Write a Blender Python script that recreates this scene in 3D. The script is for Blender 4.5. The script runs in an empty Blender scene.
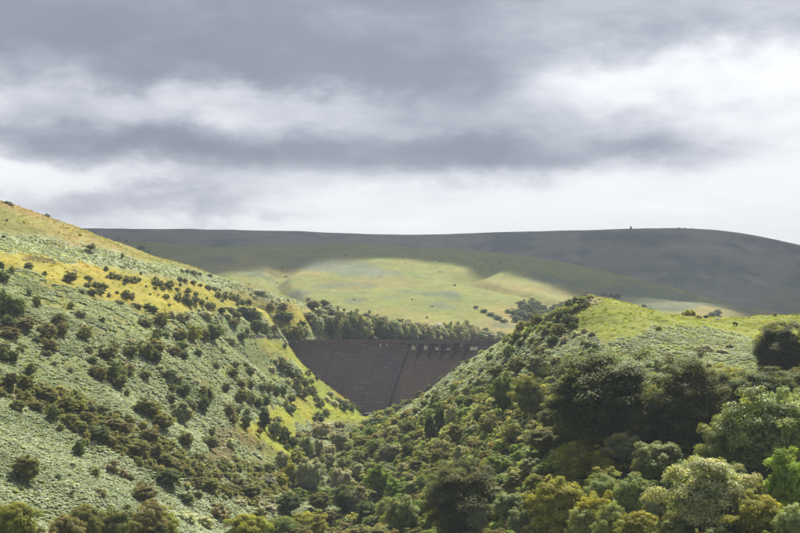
import bpy, bmesh, math, random
import numpy as np
from mathutils import Vector, Matrix, noise as mnoise

rng = np.random.default_rng(7)
random.seed(7)
SC = bpy.context.scene
COL = SC.collection
RAD = math.radians

# ---------------------------------------------------------------- camera
F = 1222.0                      # focal length in pixels of an 800 px wide frame
HOR = 335.0                     # row of the horizon
cam_d = bpy.data.cameras.new('camera')
cam_d.lens = F / 800 * 36
cam_d.sensor_width = 36
cam_d.shift_y = (HOR - 266.5) / 800
cam_d.clip_start = 1
cam_d.clip_end = 30000
cam = bpy.data.objects.new('camera', cam_d)
cam.rotation_euler = (RAD(90), 0, 0)
COL.objects.link(cam)
SC.camera = cam

# ---------------------------------------------------------------- light, exposure
SUN_EL, SUN_AZ = 52.0, 20.0     # in front of the camera, a little to the right
SV = Vector((math.sin(RAD(SUN_AZ)) * math.cos(RAD(SUN_EL)), math.cos(RAD(SUN_AZ)) * math.cos(RAD(SUN_EL)), math.sin(RAD(SUN_EL))))
sun_d = bpy.data.lights.new('sun', 'SUN')
sun_d.energy = 5.0
sun_d.angle = RAD(0.5)
sun_d.color = (1.0, 0.95, 0.86)
sun = bpy.data.objects.new('sun', sun_d)
sun.rotation_euler = SV.to_track_quat('Z', 'Y').to_euler()
sun.location = (0, 0, 400)
COL.objects.link(sun)
SC.view_settings.view_transform = 'Standard'
SC.view_settings.look = 'None'
SC.view_settings.exposure = 0.95
SC.view_settings.gamma = 1.0
SC.view_settings.use_curve_mapping = False
SC.cycles.use_denoising = True
SC.cycles.max_bounces = 8
SC.cycles.diffuse_bounces = 4
SC.cycles.glossy_bounces = 2
SC.cycles.transmission_bounces = 4
SC.cycles.transparent_max_bounces = 8
SC.cycles.volume_bounces = 0
SC.cycles.use_adaptive_sampling = True


class NT:
    """tiny helper to write node trees as expressions"""
    def __init__(self, tree):
        self.t = tree
        tree.nodes.clear()
    def n(self, typ, **kw):
        nd = self.t.nodes.new(typ)
        for k, v in kw.items():
            setattr(nd, k, v)
        return nd
    def set(self, sock, v):
        if isinstance(v, bpy.types.NodeSocket):
            self.t.links.new(v, sock)
        elif v is not None:
            sock.default_value = v
    def m(self, op, a, b=None, c=None, clamp=False):
        nd = self.n('ShaderNodeMath', operation=op, use_clamp=clamp)
        for i, v in enumerate((a, b, c)):
            self.set(nd.inputs[i], v)
        return nd.outputs[0]
    def mix(self, fac, a, b, blend='MIX'):
        nd = self.n('ShaderNodeMix', data_type='RGBA', blend_type=blend)
        self.set(nd.inputs[0], fac)
        self.set(nd.inputs[6], a if isinstance(a, bpy.types.NodeSocket) else (*a, 1))
        self.set(nd.inputs[7], b if isinstance(b, bpy.types.NodeSocket) else (*b, 1))
        return nd.outputs[2]
    def noise(self, vec, scale, detail=3, rough=0.55, dist=0.0):
        nd = self.n('ShaderNodeTexNoise')
        self.set(nd.inputs['Vector'], vec)
        nd.inputs['Scale'].default_value = scale
        nd.inputs['Detail'].default_value = detail
        nd.inputs['Roughness'].default_value = rough
        nd.inputs['Distortion'].default_value = dist
        return nd.outputs['Fac']
    def ss(self, v, a, b):
        nd = self.n('ShaderNodeMapRange', interpolation_type='SMOOTHSTEP')
        self.set(nd.inputs[0], v)
        nd.inputs[1].default_value = a
        nd.inputs[2].default_value = b
        return nd.outputs[0]
    def comb(self, x, y, z):
        nd = self.n('ShaderNodeCombineXYZ')
        for i, v in enumerate((x, y, z)):
            self.set(nd.inputs[i], v)
        return nd.outputs[0]


# ---------------------------------------------------------------- sky: clear sky seen through broken layered cloud
def build_world():
    w = bpy.data.worlds.new('World')
    SC.world = w
    w.use_nodes = True
    k = NT(w.node_tree)
    out = k.n('ShaderNodeOutputWorld')
    sky = k.n('ShaderNodeTexSky', sky_type='NISHITA', sun_disc=False)
    sky.sun_elevation = RAD(SUN_EL)
    sky.sun_rotation = RAD(SUN_AZ)
    sky.altitude = 300
    bg1 = k.n('ShaderNodeBackground')
    k.set(bg1.inputs[0], sky.outputs[0])
    bg1.inputs[1].default_value = 0.1
    tc = k.n('ShaderNodeTexCoord').outputs['Generated']
    sep = k.n('ShaderNodeSeparateXYZ')
    k.set(sep.inputs[0], tc)
    x, y, z = sep.outputs
    az = k.m('MULTIPLY', k.m('ARCTAN2', x, y), 57.2958)
    el = k.m('MULTIPLY', k.m('ARCSINE', z), 57.2958)
    # cloud layers lie flat: sample noise far more finely in height than in width
    zz = k.m('ADD', k.m('ABSOLUTE', z), 0.10)
    lay = k.comb(k.m('DIVIDE', x, zz), k.m('DIVIDE', y, zz), 0.0)
    ang = k.comb(k.m('MULTIPLY', az, 0.055), k.m('MULTIPLY', el, 0.17), 3.3)
    warp1 = k.m('SUBTRACT', k.noise(ang, 2.2, 5, 0.6), 0.5)
    warp2 = k.m('SUBTRACT', k.noise(k.comb(k.m('MULTIPLY', az, 0.08), k.m('MULTIPLY', el, 0.13), 9.1), 3.0, 5, 0.62), 0.5)
    az_w = k.m('ADD', az, k.m('MULTIPLY', warp1, 10.0))
    el_w = k.m('ADD', el, k.m('MULTIPLY', warp2, 3.2))
    # large banks of cloud: azimuth, elevation, width, height (degrees), thickness
    banks = [(-6, 12.0, 9, 1.2, .35), (2.5, 10.9, 4.5, 1.3, .35), (-14, 8.9, 9, 1.0, .5), (-4, 8.1, 11, 1.5, .5), (4.5, 8.4, 4, 1.0, .45), (-17, 7.6, 4.5, .55, -.15),
             (-11, 6.2, 8, .75, .5), (-16, 5.3, 6, .9, .45), (-4.5, 5.5, 4, .4, .25), (11, 8.7, 3.2, 1.1, .42), (8, 10, 5, .6, .15), (14.5, 9.6, 5, 1.5, .2), (16, 6.8, 5, .7, .1), (6, 5.2, 14, .9, -.25), (-17, 10.6, 4.5, 1.1, .2)]
    dens = None
    for a, e, sa, se, amp in banks:
        da = k.m('DIVIDE', k.m('SUBTRACT', az_w, float(a)), float(sa))
        de = k.m('DIVIDE', k.m('SUBTRACT', el_w, float(e)), float(se))
        q = k.m('ADD', k.m('MULTIPLY', da, da), k.m('MULTIPLY', de, de))
        g = k.m('MULTIPLY', k.m('EXPONENT', k.m('MULTIPLY', q, -1.0)), amp)
        dens = g if dens is None else k.m('ADD', dens, g)
    dens = k.m('ADD', dens, k.m('MULTIPLY', k.ss(k.m('ADD', el_w, k.m('MULTIPLY', k.ss(az, 4.0, 10.0), -.9)), 10.6, 13.0), .64))
    # away from that part of the sky the same broken layers go on
    rest = k.m('MULTIPLY', k.ss(k.noise(lay, 0.55, 6, 0.55, 0.4), 0.34, 0.66), 1.05)
    off = k.m('MAXIMUM', k.ss(el, 14.5, 18.5), k.ss(k.m('ABSOLUTE', az), 18.0, 26.0))
    dens = k.m('ADD', k.m('MULTIPLY', dens, k.m('SUBTRACT', 1.0, off)), k.m('MULTIPLY', rest, off))
    wisp = k.m('SUBTRACT', k.noise(k.comb(k.m('MULTIPLY', az, 0.11), k.m('MULTIPLY', el, 0.3), 1.7), 2.6, 6, 0.6), 0.5)
    dens = k.m('ADD', dens, k.m('MULTIPLY', wisp, 0.42))
    fine = k.m('SUBTRACT', k.noise(k.comb(k.m('MULTIPLY', az, 0.16), k.m('MULTIPLY', el, 0.4), 4.4), 4.5, 6, 0.62), 0.5)
    dens = k.m('ADD', dens, k.m('MULTIPLY', fine, 0.22))
    big = k.m('SUBTRACT', k.noise(k.comb(k.m('MULTIPLY', az, 0.045), k.m('MULTIPLY', el, 0.2), 6.2), 1.5, 4, 0.5), 0.5)
    dens = k.m('ADD', dens, k.m('MULTIPLY', big, 0.7))
    dens = k.m('ADD', k.m('MULTIPLY', dens, 0.88), k.m('MULTIPLY', k.ss(el, 6.5, 9.0), k.m('SUBTRACT', .36, k.m('MULTIPLY', k.ss(az, 2.0, 9.0), .2))))
    dens = k.m('ADD', k.m('MULTIPLY', dens, .72), k.m('MULTIPLY', k.ss(dens, .1, .95), .28))
    ramp = k.n('ShaderNodeValToRGB')
    k.set(ramp.inputs[0], dens)
    cr = ramp.color_ramp
    cr.interpolation = 'B_SPLINE'
    cr.elements[0].position = 0.0; cr.elements[1].position = 1.0
    cr.elements[0].color = (.97, .97, .975, 1); cr.elements[1].color = (.2, .225, .275, 1)
    for p, c in ((0.02, (.96, .96, .97)), (0.14, (.93, .935, .95)), (0.32, (.74, .745, .79)), (0.55, (.51, .53, .6)), (0.78, (.345, .375, .44))):
        e_ = cr.elements.new(p)
        e_.color = (*c, 1)
    bg2 = k.n('ShaderNodeBackground')
    k.set(bg2.inputs[0], ramp.outputs[0])
    bg2.inputs[1].default_value = 0.585
    ms = k.n('ShaderNodeMixShader')
    blue = k.m('MULTIPLY', k.ss(dens, 0.12, -0.1), k.m('MULTIPLY', k.ss(k.noise(lay, 0.9, 4), 0.5, 0.7), 0.35))
    k.set(ms.inputs[0], blue)
    k.t.links.new(bg2.outputs[0], ms.inputs[1])
    k.t.links.new(bg1.outputs[0], ms.inputs[2])
    k.t.links.new(ms.outputs[0], out.inputs[0])
build_world()


# ---------------------------------------------------------------- helpers
def tag(o, label=None, cat=None, group=None, kind=None):
    if label: o['label'] = label
    if cat: o['category'] = cat
    if group: o['group'] = group
    if kind: o['kind'] = kind
    return o

def obj(name, me, mat=None, parent=None):
    o = bpy.data.objects.new(name, me)
    COL.objects.link(o)
    if mat is not None and me is not None and not me.materials:
        me.materials.append(mat)
    if parent is not None:
        o.parent = parent
    return o

def empty(name, loc=(0, 0, 0), rz=0.0):
    o = bpy.data.objects.new(name, None)
    o.empty_display_size = 0.5
    o.location = loc
    o.rotation_euler = (0, 0, rz)
    COL.objects.link(o)
    return o

def pydata(name, v, f):
    me = bpy.data.meshes.new(name)
    me.from_pydata([tuple(p) for p in v], [], [tuple(q) for q in f])
    me.update()
    return me

def quads_mesh(name, verts, nper=4):
    """verts: (n*nper,3) array, every nper verts one face: fast path"""
    me = bpy.data.meshes.new(name)
    nv = len(verts)
    nf = nv // nper
    me.vertices.add(nv)
    me.vertices.foreach_set('co', verts.astype(np.float32).ravel())
    me.loops.add(nv)
    me.loops.foreach_set('vertex_index', np.arange(nv, dtype=np.int32))
    me.polygons.add(nf)
    me.polygons.foreach_set('loop_start', np.arange(0, nv, nper, dtype=np.int32))
    me.update(calc_edges=True)
    return me

def hash2(ix, iy, seed):
    h = (ix.astype(np.int64) * 374761393 + iy.astype(np.int64) * 668265263 + seed * 974634777) & 0xffffffff
    h = ((h ^ (h >> 13)) * 1274126177) & 0xffffffff
    return ((h ^ (h >> 16)) & 0xffff) / 65535.0

def vnoise(x, y, seed=0):
    ix, iy = np.floor(x), np.floor(y)
    fx, fy = x - ix, y - iy
    fx, fy = fx * fx * (3 - 2 * fx), fy * fy * (3 - 2 * fy)
    a, b = hash2(ix, iy, seed), hash2(ix + 1, iy, seed)
    c, d = hash2(ix, iy + 1, seed), hash2(ix + 1, iy + 1, seed)
    return (a * (1 - fx) + b * fx) * (1 - fy) + (c * (1 - fx) + d * fx) * fy

def fbm(x, y, oct=4, seed=0, gain=0.5):
    s, a, t = 0.0, 1.0, 0.0
    for i in range(oct):
        s = s + a * vnoise(x * 2 ** i + 17.3 * i, y * 2 ** i - 9.1 * i, seed + i)
        t += a
        a *= gain
    return s / t            # 0..1

def sstep(v, a, b):
    t = np.clip((v - a) / (b - a), 0, 1)
    return t * t * (3 - 2 * t)


# ---------------------------------------------------------------- the dam's frame (needed by the terrain)
DA = RAD(27)
DT = np.array([math.cos(DA), -math.sin(DA), 0.0])      # along the crest, to the right
DN = np.array([-math.sin(DA), -math.cos(DA), 0.0])     # downstream
DP = np.array([-8.6, 700.0, 0.0])
CREST = -2.75                                          # top of the parapet
FTOP = -8.0                                            # where the battered face starts
BAT = 0.74                                             # batter of the face

def dam_pt(s, d, z):
    return DP + DT * s + DN * d + np.array([0, 0, z])

def face_point(u, v):
    """where the ray through a pixel meets the battered downstream face"""
    r = np.array([(u - 400) / F, 1.0, (HOR - v) / F])
    # points with d = BAT*(FTOP-z): dot(P-DP,DN) - BAT*(FTOP-z) = 0
    A = r @ DN + BAT * r[2]
    B = -(DP @ DN) - BAT * FTOP
    return r * (-B / A)

# ---------------------------------------------------------------- terrain
def pts_uvd(rows):
    return [((u - 400) / F * d, d, (HOR - v) / F * d) for u, v, d in rows]

near_pts = pts_uvd([
    # left hillside
    (0, 600, 180), (0, 533, 225), (0, 470, 262), (0, 400, 312), (0, 330, 382), (0, 270, 470), (0, 230, 565), (0, 200, 690),
    (100, 560, 240), (100, 500, 270), (100, 430, 322), (100, 360, 395), (100, 300, 478), (100, 260, 575), (100, 235, 725),
    (200, 570, 270), (200, 520, 312), (200, 450, 362), (200, 380, 436), (200, 320, 535), (200, 290, 615), (200, 269, 765),
    (50, 216, 705), (150, 253, 742), (250, 286, 785), (300, 302.5, 810), (270, 312, 730), (255, 330, 700), (275, 326, 708), (292, 331, 735), (304, 320, 770),
    (280, 390, 545), (240, 430, 432), (250, 480, 385), (300, 460, 455), (320, 420, 565), (290, 360, 640), (240, 360, 580),
    (340, 440, 560), (310, 500, 402), (345, 310.5, 890), (380, 320, 940), (430, 333, 1000), (300, 600, 262), (150, 600, 250),
    # right spur and knoll
    (800, 580, 160), (800, 490, 210), (800, 425, 250), (800, 376, 300), (800, 345, 360), (800, 328, 420), (800, 315, 500),
    (690, 452, 240), (690, 388, 300), (690, 352, 350), (690, 330, 400), (690, 319, 450), (640, 307, 420), (730, 315, 470), (765, 314, 480),
    (600, 450, 250), (600, 385, 315), (600, 335, 370), (600, 298, 410), (570, 305, 415), (585, 299.5, 412),
    (540, 323, 432), (520, 334, 450), (495, 349, 470), (472, 363, 490), (450, 379, 512), (400, 408, 575), (385, 419, 620), (376, 424, 645), (366, 428, 640),
    (520, 362, 400), (500, 402, 370), (480, 442, 340), (460, 500, 295), (460, 565, 250), (420, 432, 432), (400, 475, 380), (380, 525, 330),
    (360, 442, 520), (340, 482, 420), (320, 538, 350), (560, 445, 280), (560, 505, 240), (560, 565, 210), (700, 540, 185), (650, 505, 215),
    # shore beyond the reservoir
    (320, 341, 780), (350, 342, 805), (390, 342, 850), (430, 342, 930), (500, 342, 1020),
])
near_pts += [(0, 60, -58), (60, 80, -42), (-60, 80, -44), (150, 100, -14), (-150, 100, -18), (200, 300, 9), (330, 520, 26), (260, 700, 14), (420, 800, 30),
             (-135, 300, 2), (-202, 450, 47), (-292, 650, 97), (-400, 600, 140), (-250, 250, 45), (-400, 900, 120), (-330, 800, 90),
             (66, 520, -2), (130, 560, 2), (190, 600, 5), (130, 640, 4), (0, 765, -34), (40, 770, -30), (-45, 775, -20), (60, 850, -20), (110, 800, -10), (150, 900, -5), (200, 1000, 3), (130, 1050, -3)]
# the hill falls away behind its skyline
for u, v, d in ((0, 200, 690), (50, 216, 705), (100, 235, 725), (150, 253, 742), (200, 269, 765), (250, 286, 785), (300, 302.5, 810), (322, 307, 840), (345, 310.5, 890), (380, 320, 940)):
    near_pts += pts_uvd([(u, v + 5, d * 1.05), (u, v + 13, d * 1.11)])
near_pts += pts_uvd([(322, 307, 840)])
# the ground meets the dam's face along its left flank and at the toe
for u, v in ((276, 343), (284, 349), (294, 358), (308, 370), (325, 383), (345, 395), (365, 410.5), (376, 418)):
    near_pts.append(tuple(face_point(u, v)))
for s, z in ((40, -25), (66, -16), (90, -5), (112, 2)):
    p = dam_pt(s, 12, z); near_pts.append(tuple(p))
p = dam_pt(-80, 0, -4.6); near_pts.append(tuple(p))

mid_pts = pts_uvd([
    (-200, 240, 2300), (60, 243, 2100), (170, 243, 2000), (300, 244, 1950), (400, 248, 1900), (480, 254.5, 1850), (560, 264, 1750), (640, 283, 1650), (700, 296, 1550), (760, 310, 1450), (850, 332, 1400), (1000, 350, 1350),
    (100, 275, 1600), (200, 272, 1620), (300, 273, 1600), (400, 278, 1520), (480, 284, 1480), (540, 289, 1500), (600, 290, 1520), (660, 299, 1480),
    (150, 310, 1250), (250, 312, 1230), (330, 308, 1250), (400, 308, 1230), (460, 312, 1200), (520, 314, 1230), (570, 308, 1280), (640, 315, 1280),
    (100, 340, 1050), (250, 333, 1050), (330, 336, 1020), (400, 337, 1020), (470, 337, 1030), (520, 334, 1080), (560, 330, 1120), (640, 332, 1150), (760, 342, 1200), (900, 350, 1200)])
mid_pts += [(x * 1.18, y * 1.18, z * 1.02) for x, y, z in mid_pts[:12]] + [(x * 1.4, y * 1.4, z * .7) for x, y, z in mid_pts[:12]] + [(-700, 1200, 20), (900, 1200, -10)]

far_pts = pts_uvd([
    (-350, 232, 4000), (-100, 229, 3700), (90, 228.5, 3600), (200, 229.5, 3600), (300, 231.5, 3550), (430, 235.3, 3450), (500, 232.5, 3250), (600, 230.3, 3050), (690, 228.6, 2950), (740, 233.5, 2880), (800, 246, 2800), (860, 262, 2750), (1000, 290, 2700),
    (0, 255, 2800), (200, 258, 2800), (400, 262, 2700), (550, 262, 2500), (690, 258, 2450), (760, 264, 2400), (850, 285, 2350),
    (700, 290, 2050), (790, 292, 2050), (760, 310, 1800), (850, 312, 1850), (600, 300, 1950), (400, 300, 2000), (200, 300, 2000), (0, 300, 2000)])
far_pts += [(x * 1.2, y * 1.2, z * 1.0) for x, y, z in far_pts[:13]] + [(x * 1.5, y * 1.5, z * .8) for x, y, z in far_pts[:13]]

class TPS:
    def __init__(self, pts, lam):
        P = np.array(pts, float)
        self.c = P[:, :2].mean(0); self.s = P[:, :2].std()
        X = (P[:, :2] - self.c) / self.s
        n = len(X)
        r2 = ((X[:, None] - X[None]) ** 2).sum(-1)
        K = 0.5 * r2 * np.log(r2 + 1e-12) + lam * np.eye(n)
        Q = np.c_[np.ones(n), X]
        M = np.zeros((n + 3, n + 3)); M[:n, :n] = K; M[:n, n:] = Q; M[n:, :n] = Q.T
        self.w = np.linalg.solve(M, np.r_[P[:, 2], 0, 0, 0]); self.X = X
    def __call__(self, x, y):
        shp = np.shape(x)
        q = np.c_[np.ravel(x), np.ravel(y)]
        q = (q - self.c) / self.s
        z = self.w[-3] + q @ self.w[-2:]
        for i in range(0, len(q), 60000):
            r2 = ((q[i:i + 60000, None] - self.X[None]) ** 2).sum(-1)
            z[i:i + 60000] += (0.5 * r2 * np.log(r2 + 1e-12)) @ self.w[:-3]
        return z.reshape(shp)

t_near, t_mid, t_far = TPS(near_pts, 2e-4), TPS(mid_pts, 2e-4), TPS(far_pts, 2e-4)

uu = np.r_[np.linspace(-620, -12, 70, endpoint=False), np.linspace(-12, 812, 560), np.linspace(820, 1420, 70)]
yy = np.exp(np.r_[np.linspace(math.log(60), math.log(1050), 400, endpoint=False), np.linspace(math.log(1050), math.log(4300), 170)])
RR = (uu - 400) / F
GX, GY = np.meshgrid(RR, yy)
GX = GX * GY

def raw_terrain():
    zn = t_near(GX, GY)
    # gullies, terracettes and hummocks
    damk = sstep(np.hypot(GX + 20, GY - 690), 60, 140)
    zn = zn + (fbm(GX / 70, GY / 70, 3, 3) - .5) * 4.5 * damk * sstep(GY, 150, 260) + (fbm(GX / 16, GY / 16, 3, 5) - .5) * 1.6 * (0.3 + .7 * damk) + (fbm(GX / 4, GY / 4, 2, 9) - .5) * 0.5
    zn = zn - np.maximum(0, GY - 1010) * 0.35
    zm = t_mid(GX, GY) + (fbm(GX / 260, GY / 260, 4, 21) - .5) * 26 * sstep(GY, 1050, 1400) + (fbm(GX / 50 + 3, GY / 90, 3, 25) - .5) * 4
    # gullies running down the middle hill
    gl = np.abs(np.sin(GX / 95 + GY / 420 + 2.2 * fbm(GX / 300, GY / 300, 2, 31)))
    zm = zm - (1 - sstep(gl, 0, .35)) * 11 * sstep(GY, 1060, 1250) * (1 - sstep(GY, 1600, 1850))
    zm = zm - np.maximum(0, 1000 - GY) * 0.6
    zf = t_far(GX, GY) + (fbm(GX / 500, GY / 500, 4, 41) - .5) * 26 * sstep(GY, 1800, 2300) * (1 - .85 * sstep(GY, 2650, 2900)) + (fbm(GX / 70, GY / 70, 2, 43) - .5) * 3
    zf = zf - np.maximum(0, 1750 - GY) * 0.5
    Z = np.maximum(np.maximum(zn, zm), zf)
    which = np.argmax(np.stack([zn, zm, zf]), 0)
    return Z, which
GZ, WHICH = raw_terrain()

def ground_z(x, y):
    r = x / y
    fi = np.interp(r, RR, np.arange(len(RR)))
    fj = np.interp(y, yy, np.arange(len(yy)))
    i0 = np.clip(np.floor(fi).astype(int), 0, len(RR) - 2); j0 = np.clip(np.floor(fj).astype(int), 0, len(yy) - 2)
    a, b = fi - i0, fj - j0
    return (GZ[j0, i0] * (1 - a) + GZ[j0, i0 + 1] * a) * (1 - b) + (GZ[j0 + 1, i0] * (1 - a) + GZ[j0 + 1, i0 + 1] * a) * b

YF = np.exp(np.linspace(math.log(90), math.log(4200), 1400))
def ground_at(u, v):
    """first point of the terrain seen in direction (u, v)"""
    r = (u - 400) / F
    z = ground_z(r * YF, YF)
    sl = (HOR - v) / F
    hit = np.nonzero(z >= sl * YF)[0]
    i = hit[0] if len(hit) else int(np.argmax(z / YF))
    d = YF[i]
    if i > 0 and len(hit):
        g0 = z[i - 1] - sl * YF[i - 1]; g1 = z[i] - sl * YF[i]
        d = YF[i - 1] + (YF[i] - YF[i - 1]) * (-g0 / (g1 - g0 + 1e-9))
    return float(r * d), float(d), float(ground_z(np.array(r * d), np.array(d)))

# ---------------------------------------------------------------- ground cover zones
def inpoly(U, V, poly):
    P = np.array(poly, float)
    ins = np.zeros(U.shape, bool)
    j = len(P) - 1
    for i in range(len(P)):
        c = ((P[i, 1] > V) != (P[j, 1] > V)) & (U < (P[j, 0] - P[i, 0]) * (V - P[i, 1]) / (P[j, 1] - P[i, 1] + 1e-9) + P[i, 0])
        ins ^= c
        j = i
    return ins

def below(U, V, line):
    L = np.array(line, float)
    return V - np.interp(U, L[:, 0], L[:, 1])          # > 0 below the line

L1 = [(-200, 190), (0, 233), (90, 246), (150, 262), (200, 274), (300, 301), (420, 335)]
L2 = [(-200, 210), (0, 247), (60, 260), (120, 266), (150, 272), (190, 279), (320, 309), (420, 340)]
L3 = [(-200, 215), (0, 262), (30, 272), (70, 288), (110, 301), (140, 309), (170, 314), (215, 311), (240, 312), (262, 318), (300, 334)]
SCRUB = [(-10, 385), (30, 378), (60, 393), (110, 410), (160, 432), (190, 455), (230, 462), (300, 470), (320, 500), (250, 510), (190, 492), (150, 470), (105, 450), (60, 425), (20, 405), (-10, 400)]
DAMGRASS = [(272, 338), (292, 346), (318, 366), (345, 386), (374, 413), (360, 426), (335, 426), (300, 424), (292, 436), (312, 452), (296, 460), (262, 452), (228, 438), (240, 425), (270, 415), (285, 402), (300, 395), (280, 378), (300, 372), (282, 355), (262, 346), (250, 340)]
BROWN = [(214, 424), (236, 426), (262, 440), (288, 456), (258, 452), (240, 446), (232, 460), (242, 466), (210, 470), (196, 468), (208, 452)]
HEATH = [(205, 281), (224, 286), (245, 290), (270, 298), (297, 307), (297, 311), (270, 304), (245, 295), (215, 288)]
HEATH2 = [(20, 255), (55, 260), (54, 264), (36, 261), (22, 259)]
HEATH3 = [(60, 267), (76, 270), (74, 273)]
KNOLL = [(572, 322), (590, 300), (604, 294), (640, 303), (690, 316), (740, 309), (830, 308), (830, 336), (830, 350), (780, 350), (735, 350), (690, 350), (655, 350), (640, 360), (640, 378), (600, 378), (585, 350), (575, 335)]
KBRACK = [(655, 327), (700, 328), (740, 335), (775, 347), (770, 376), (700, 385), (650, 385), (610, 375), (600, 352), (628, 338)]
SPURB = [(392, 412), (452, 372), (500, 342), (540, 330), (600, 335), (620, 372), (560, 372), (500, 380), (470, 385), (440, 402), (410, 420)]
SCREE = [(-10, 386), (3, 386), (12, 393), (28, 404), (22, 407), (8, 400), (-10, 398)]
KROCK = [(584, 300), (592, 296), (606, 295), (604, 300), (594, 303)]

U0 = 400 + F * GX / GY
V0 = HOR - F * GZ / GY
# ragged edges
UJ = U0 + (fbm(GX / 9, GY / 14, 3, 51) - .5) * 22
VJ = V0 + (fbm(GX / 9 + 50, GY / 14, 3, 57) - .5) * 9

GC = np.zeros(GX.shape + (3,))
BRK = np.zeros(GX.shape)          # bracken cover
UND = np.zeros(GX.shape)          # undergrowth cover
def lay(mask, col, amt=1.0):
    m = np.asarray(mask, float) * amt
    for _ in range(2):
        m[1:-1] = (m[:-2] + 2 * m[1:-1] + m[2:]) / 4
        m[:, 1:-1] = (m[:, :-2] + 2 * m[:, 1:-1] + m[:, 2:]) / 4
    m = m[..., None]
    GC[:] = GC * (1 - m) + np.array(col) * m

n1 = fbm(GX / 30, GY / 30, 4, 61); n2 = fbm(GX / 7, GY / 7, 3, 67); n3 = fbm(GX / 110, GY / 110, 3, 71)
OLIVE, YEL, DRY, LIME, FLOOR, BRN = (.17, .17, .05), (.34, .28, .045), (.33, .22, .075), (.22, .25, .035), (.16, .19, .08), (.11, .075, .03)
near = WHICH == 0
lay(near, FLOOR)
left = near & (U0 < 420) & (below(U0, V0, [(-900, 900), (300, 900), (340, 440), (376, 414), (420, 400)]) < 0)
# left hill, from the top down
top = left & (below(UJ, VJ, L1) < 0)
lay(top, (.26, .25, .065)); lay(top * sstep(n1, .52, .72), (.3, .23, .07), .7); lay(top * sstep(n3, .52, .7), OLIVE, .6)
lay(top * sstep(below(U0, V0, [(0, 208), (100, 238), (200, 269), (320, 305)]), 0, -8), (.33, .22, .08), .6)
pale = left & (below(UJ, VJ, L1) >= 0) & (below(UJ, VJ, L2) < 0)
lay(pale, (.27, .3, .15)); lay(pale * sstep(n1, .55, .7), (.28, .29, .08), .6)
yel = left & (below(UJ, VJ, L2) >= 0) & (below(UJ, VJ, L3) < 0)
lay(yel, (.36, .32, .05)); lay(yel * sstep(n1, .5, .7), (.38, .29, .06), .6); lay(yel * sstep(n2, .55, .75), (.25, .25, .04), .7)
slope = left & (below(UJ, VJ, L3) >= 0)
lay(slope * sstep(n1, .42, .62), (.17, .19, .055), .85); lay(slope * sstep(n3, .5, .66), (.26, .26, .055), .7); lay(slope * sstep(n2, .58, .7), (.11, .13, .045), .6)
PALE = pale.copy(); BRK = np.where(pale, .95, BRK); BRK = np.where(slope, np.clip(1.25 * sstep(fbm(GX / 7, GY / 10, 3, 81), .4, .58) * sstep(fbm(GX / 34, GY / 45, 2, 83), .25, .5), 0.03, 1), BRK)
BRK = np.where(slope & (V0 > 395) & (U0 < 230), np.maximum(BRK, .3 + .8 * sstep(fbm(GX / 6, GY / 8, 3, 85), .3, .5)), BRK)
dg = near & inpoly(UJ, VJ, DAMGRASS)
lay(dg, (.28, .3, .035)); lay(dg * sstep(n1, .5, .7), (.3, .235, .04), .7)
lay(dg * sstep(n2, .5, .72), (.18, .22, .03), .6)
BRK = np.where(dg, 0, BRK)
for P, c in ((BROWN, (.125, .1, .035)), (HEATH, (.14, .085, .035)), (HEATH2, (.12, .07, .03)), (HEATH3, (.12, .07, .03)), (SCREE, (.3, .24, .21))):
    m = near & inpoly(U0 + (UJ - U0) * .5, V0 + (VJ - V0) * .35, P)
    lay(m, c, .9); BRK = np.where(m, .05, BRK)
sc_ = near & inpoly(UJ, VJ, SCRUB)
lay(sc_, (.12, .1, .04), .8); BRK = np.where(sc_, .15, BRK); UND = np.where(sc_, 1.3, UND)
SCRUBM = sc_.copy()
# right bank
right = near & ~left & (GY < 640)
lay(right, (.06, .075, .03)); UND = np.where(right, 1.0, UND)
kn = right & inpoly(UJ, U0 * 0 + V0 + (VJ - V0) * .5, KNOLL) & (GY < 620)
lay(kn, LIME); lay(kn * sstep(n2, .5, .7), (.26, .255, .04), .7); lay(kn * sstep(n1, .5, .7), (.2, .23, .04), .7); UND = np.where(kn, 0, UND)
kb = right & inpoly(UJ, VJ, KBRACK)
lay(kb, (.2, .24, .05)); UND = np.where(kb, .02, UND); BRK = np.where(kb, .15 + .85 * sstep(n2, .42, .6), BRK)
sb = right & inpoly(UJ, VJ, SPURB)
lay(sb, (.15, .16, .06)); UND = np.where(sb, .3 * sstep(n2, .5, .65), UND); BRK = np.where(sb, .55 + .7 * sstep(n2, .4, .6), BRK)
kr = right & inpoly(UJ, VJ, KROCK); lay(kr, (.36, .29, .2), .6)
beyond = near & (GY > 640) & (U0 > 360)
lay(beyond, (.07, .085, .035)); UND = np.where(beyond, .0, UND); BRK = np.where(beyond, 0, BRK)
SHORE = near & (GZ < -7.5) & (GY > 715); lay(SHORE, (.05, .06, .03))
UND = np.where(SHORE, 0, UND); BRK = np.where(SHORE, 0, BRK)
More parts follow.
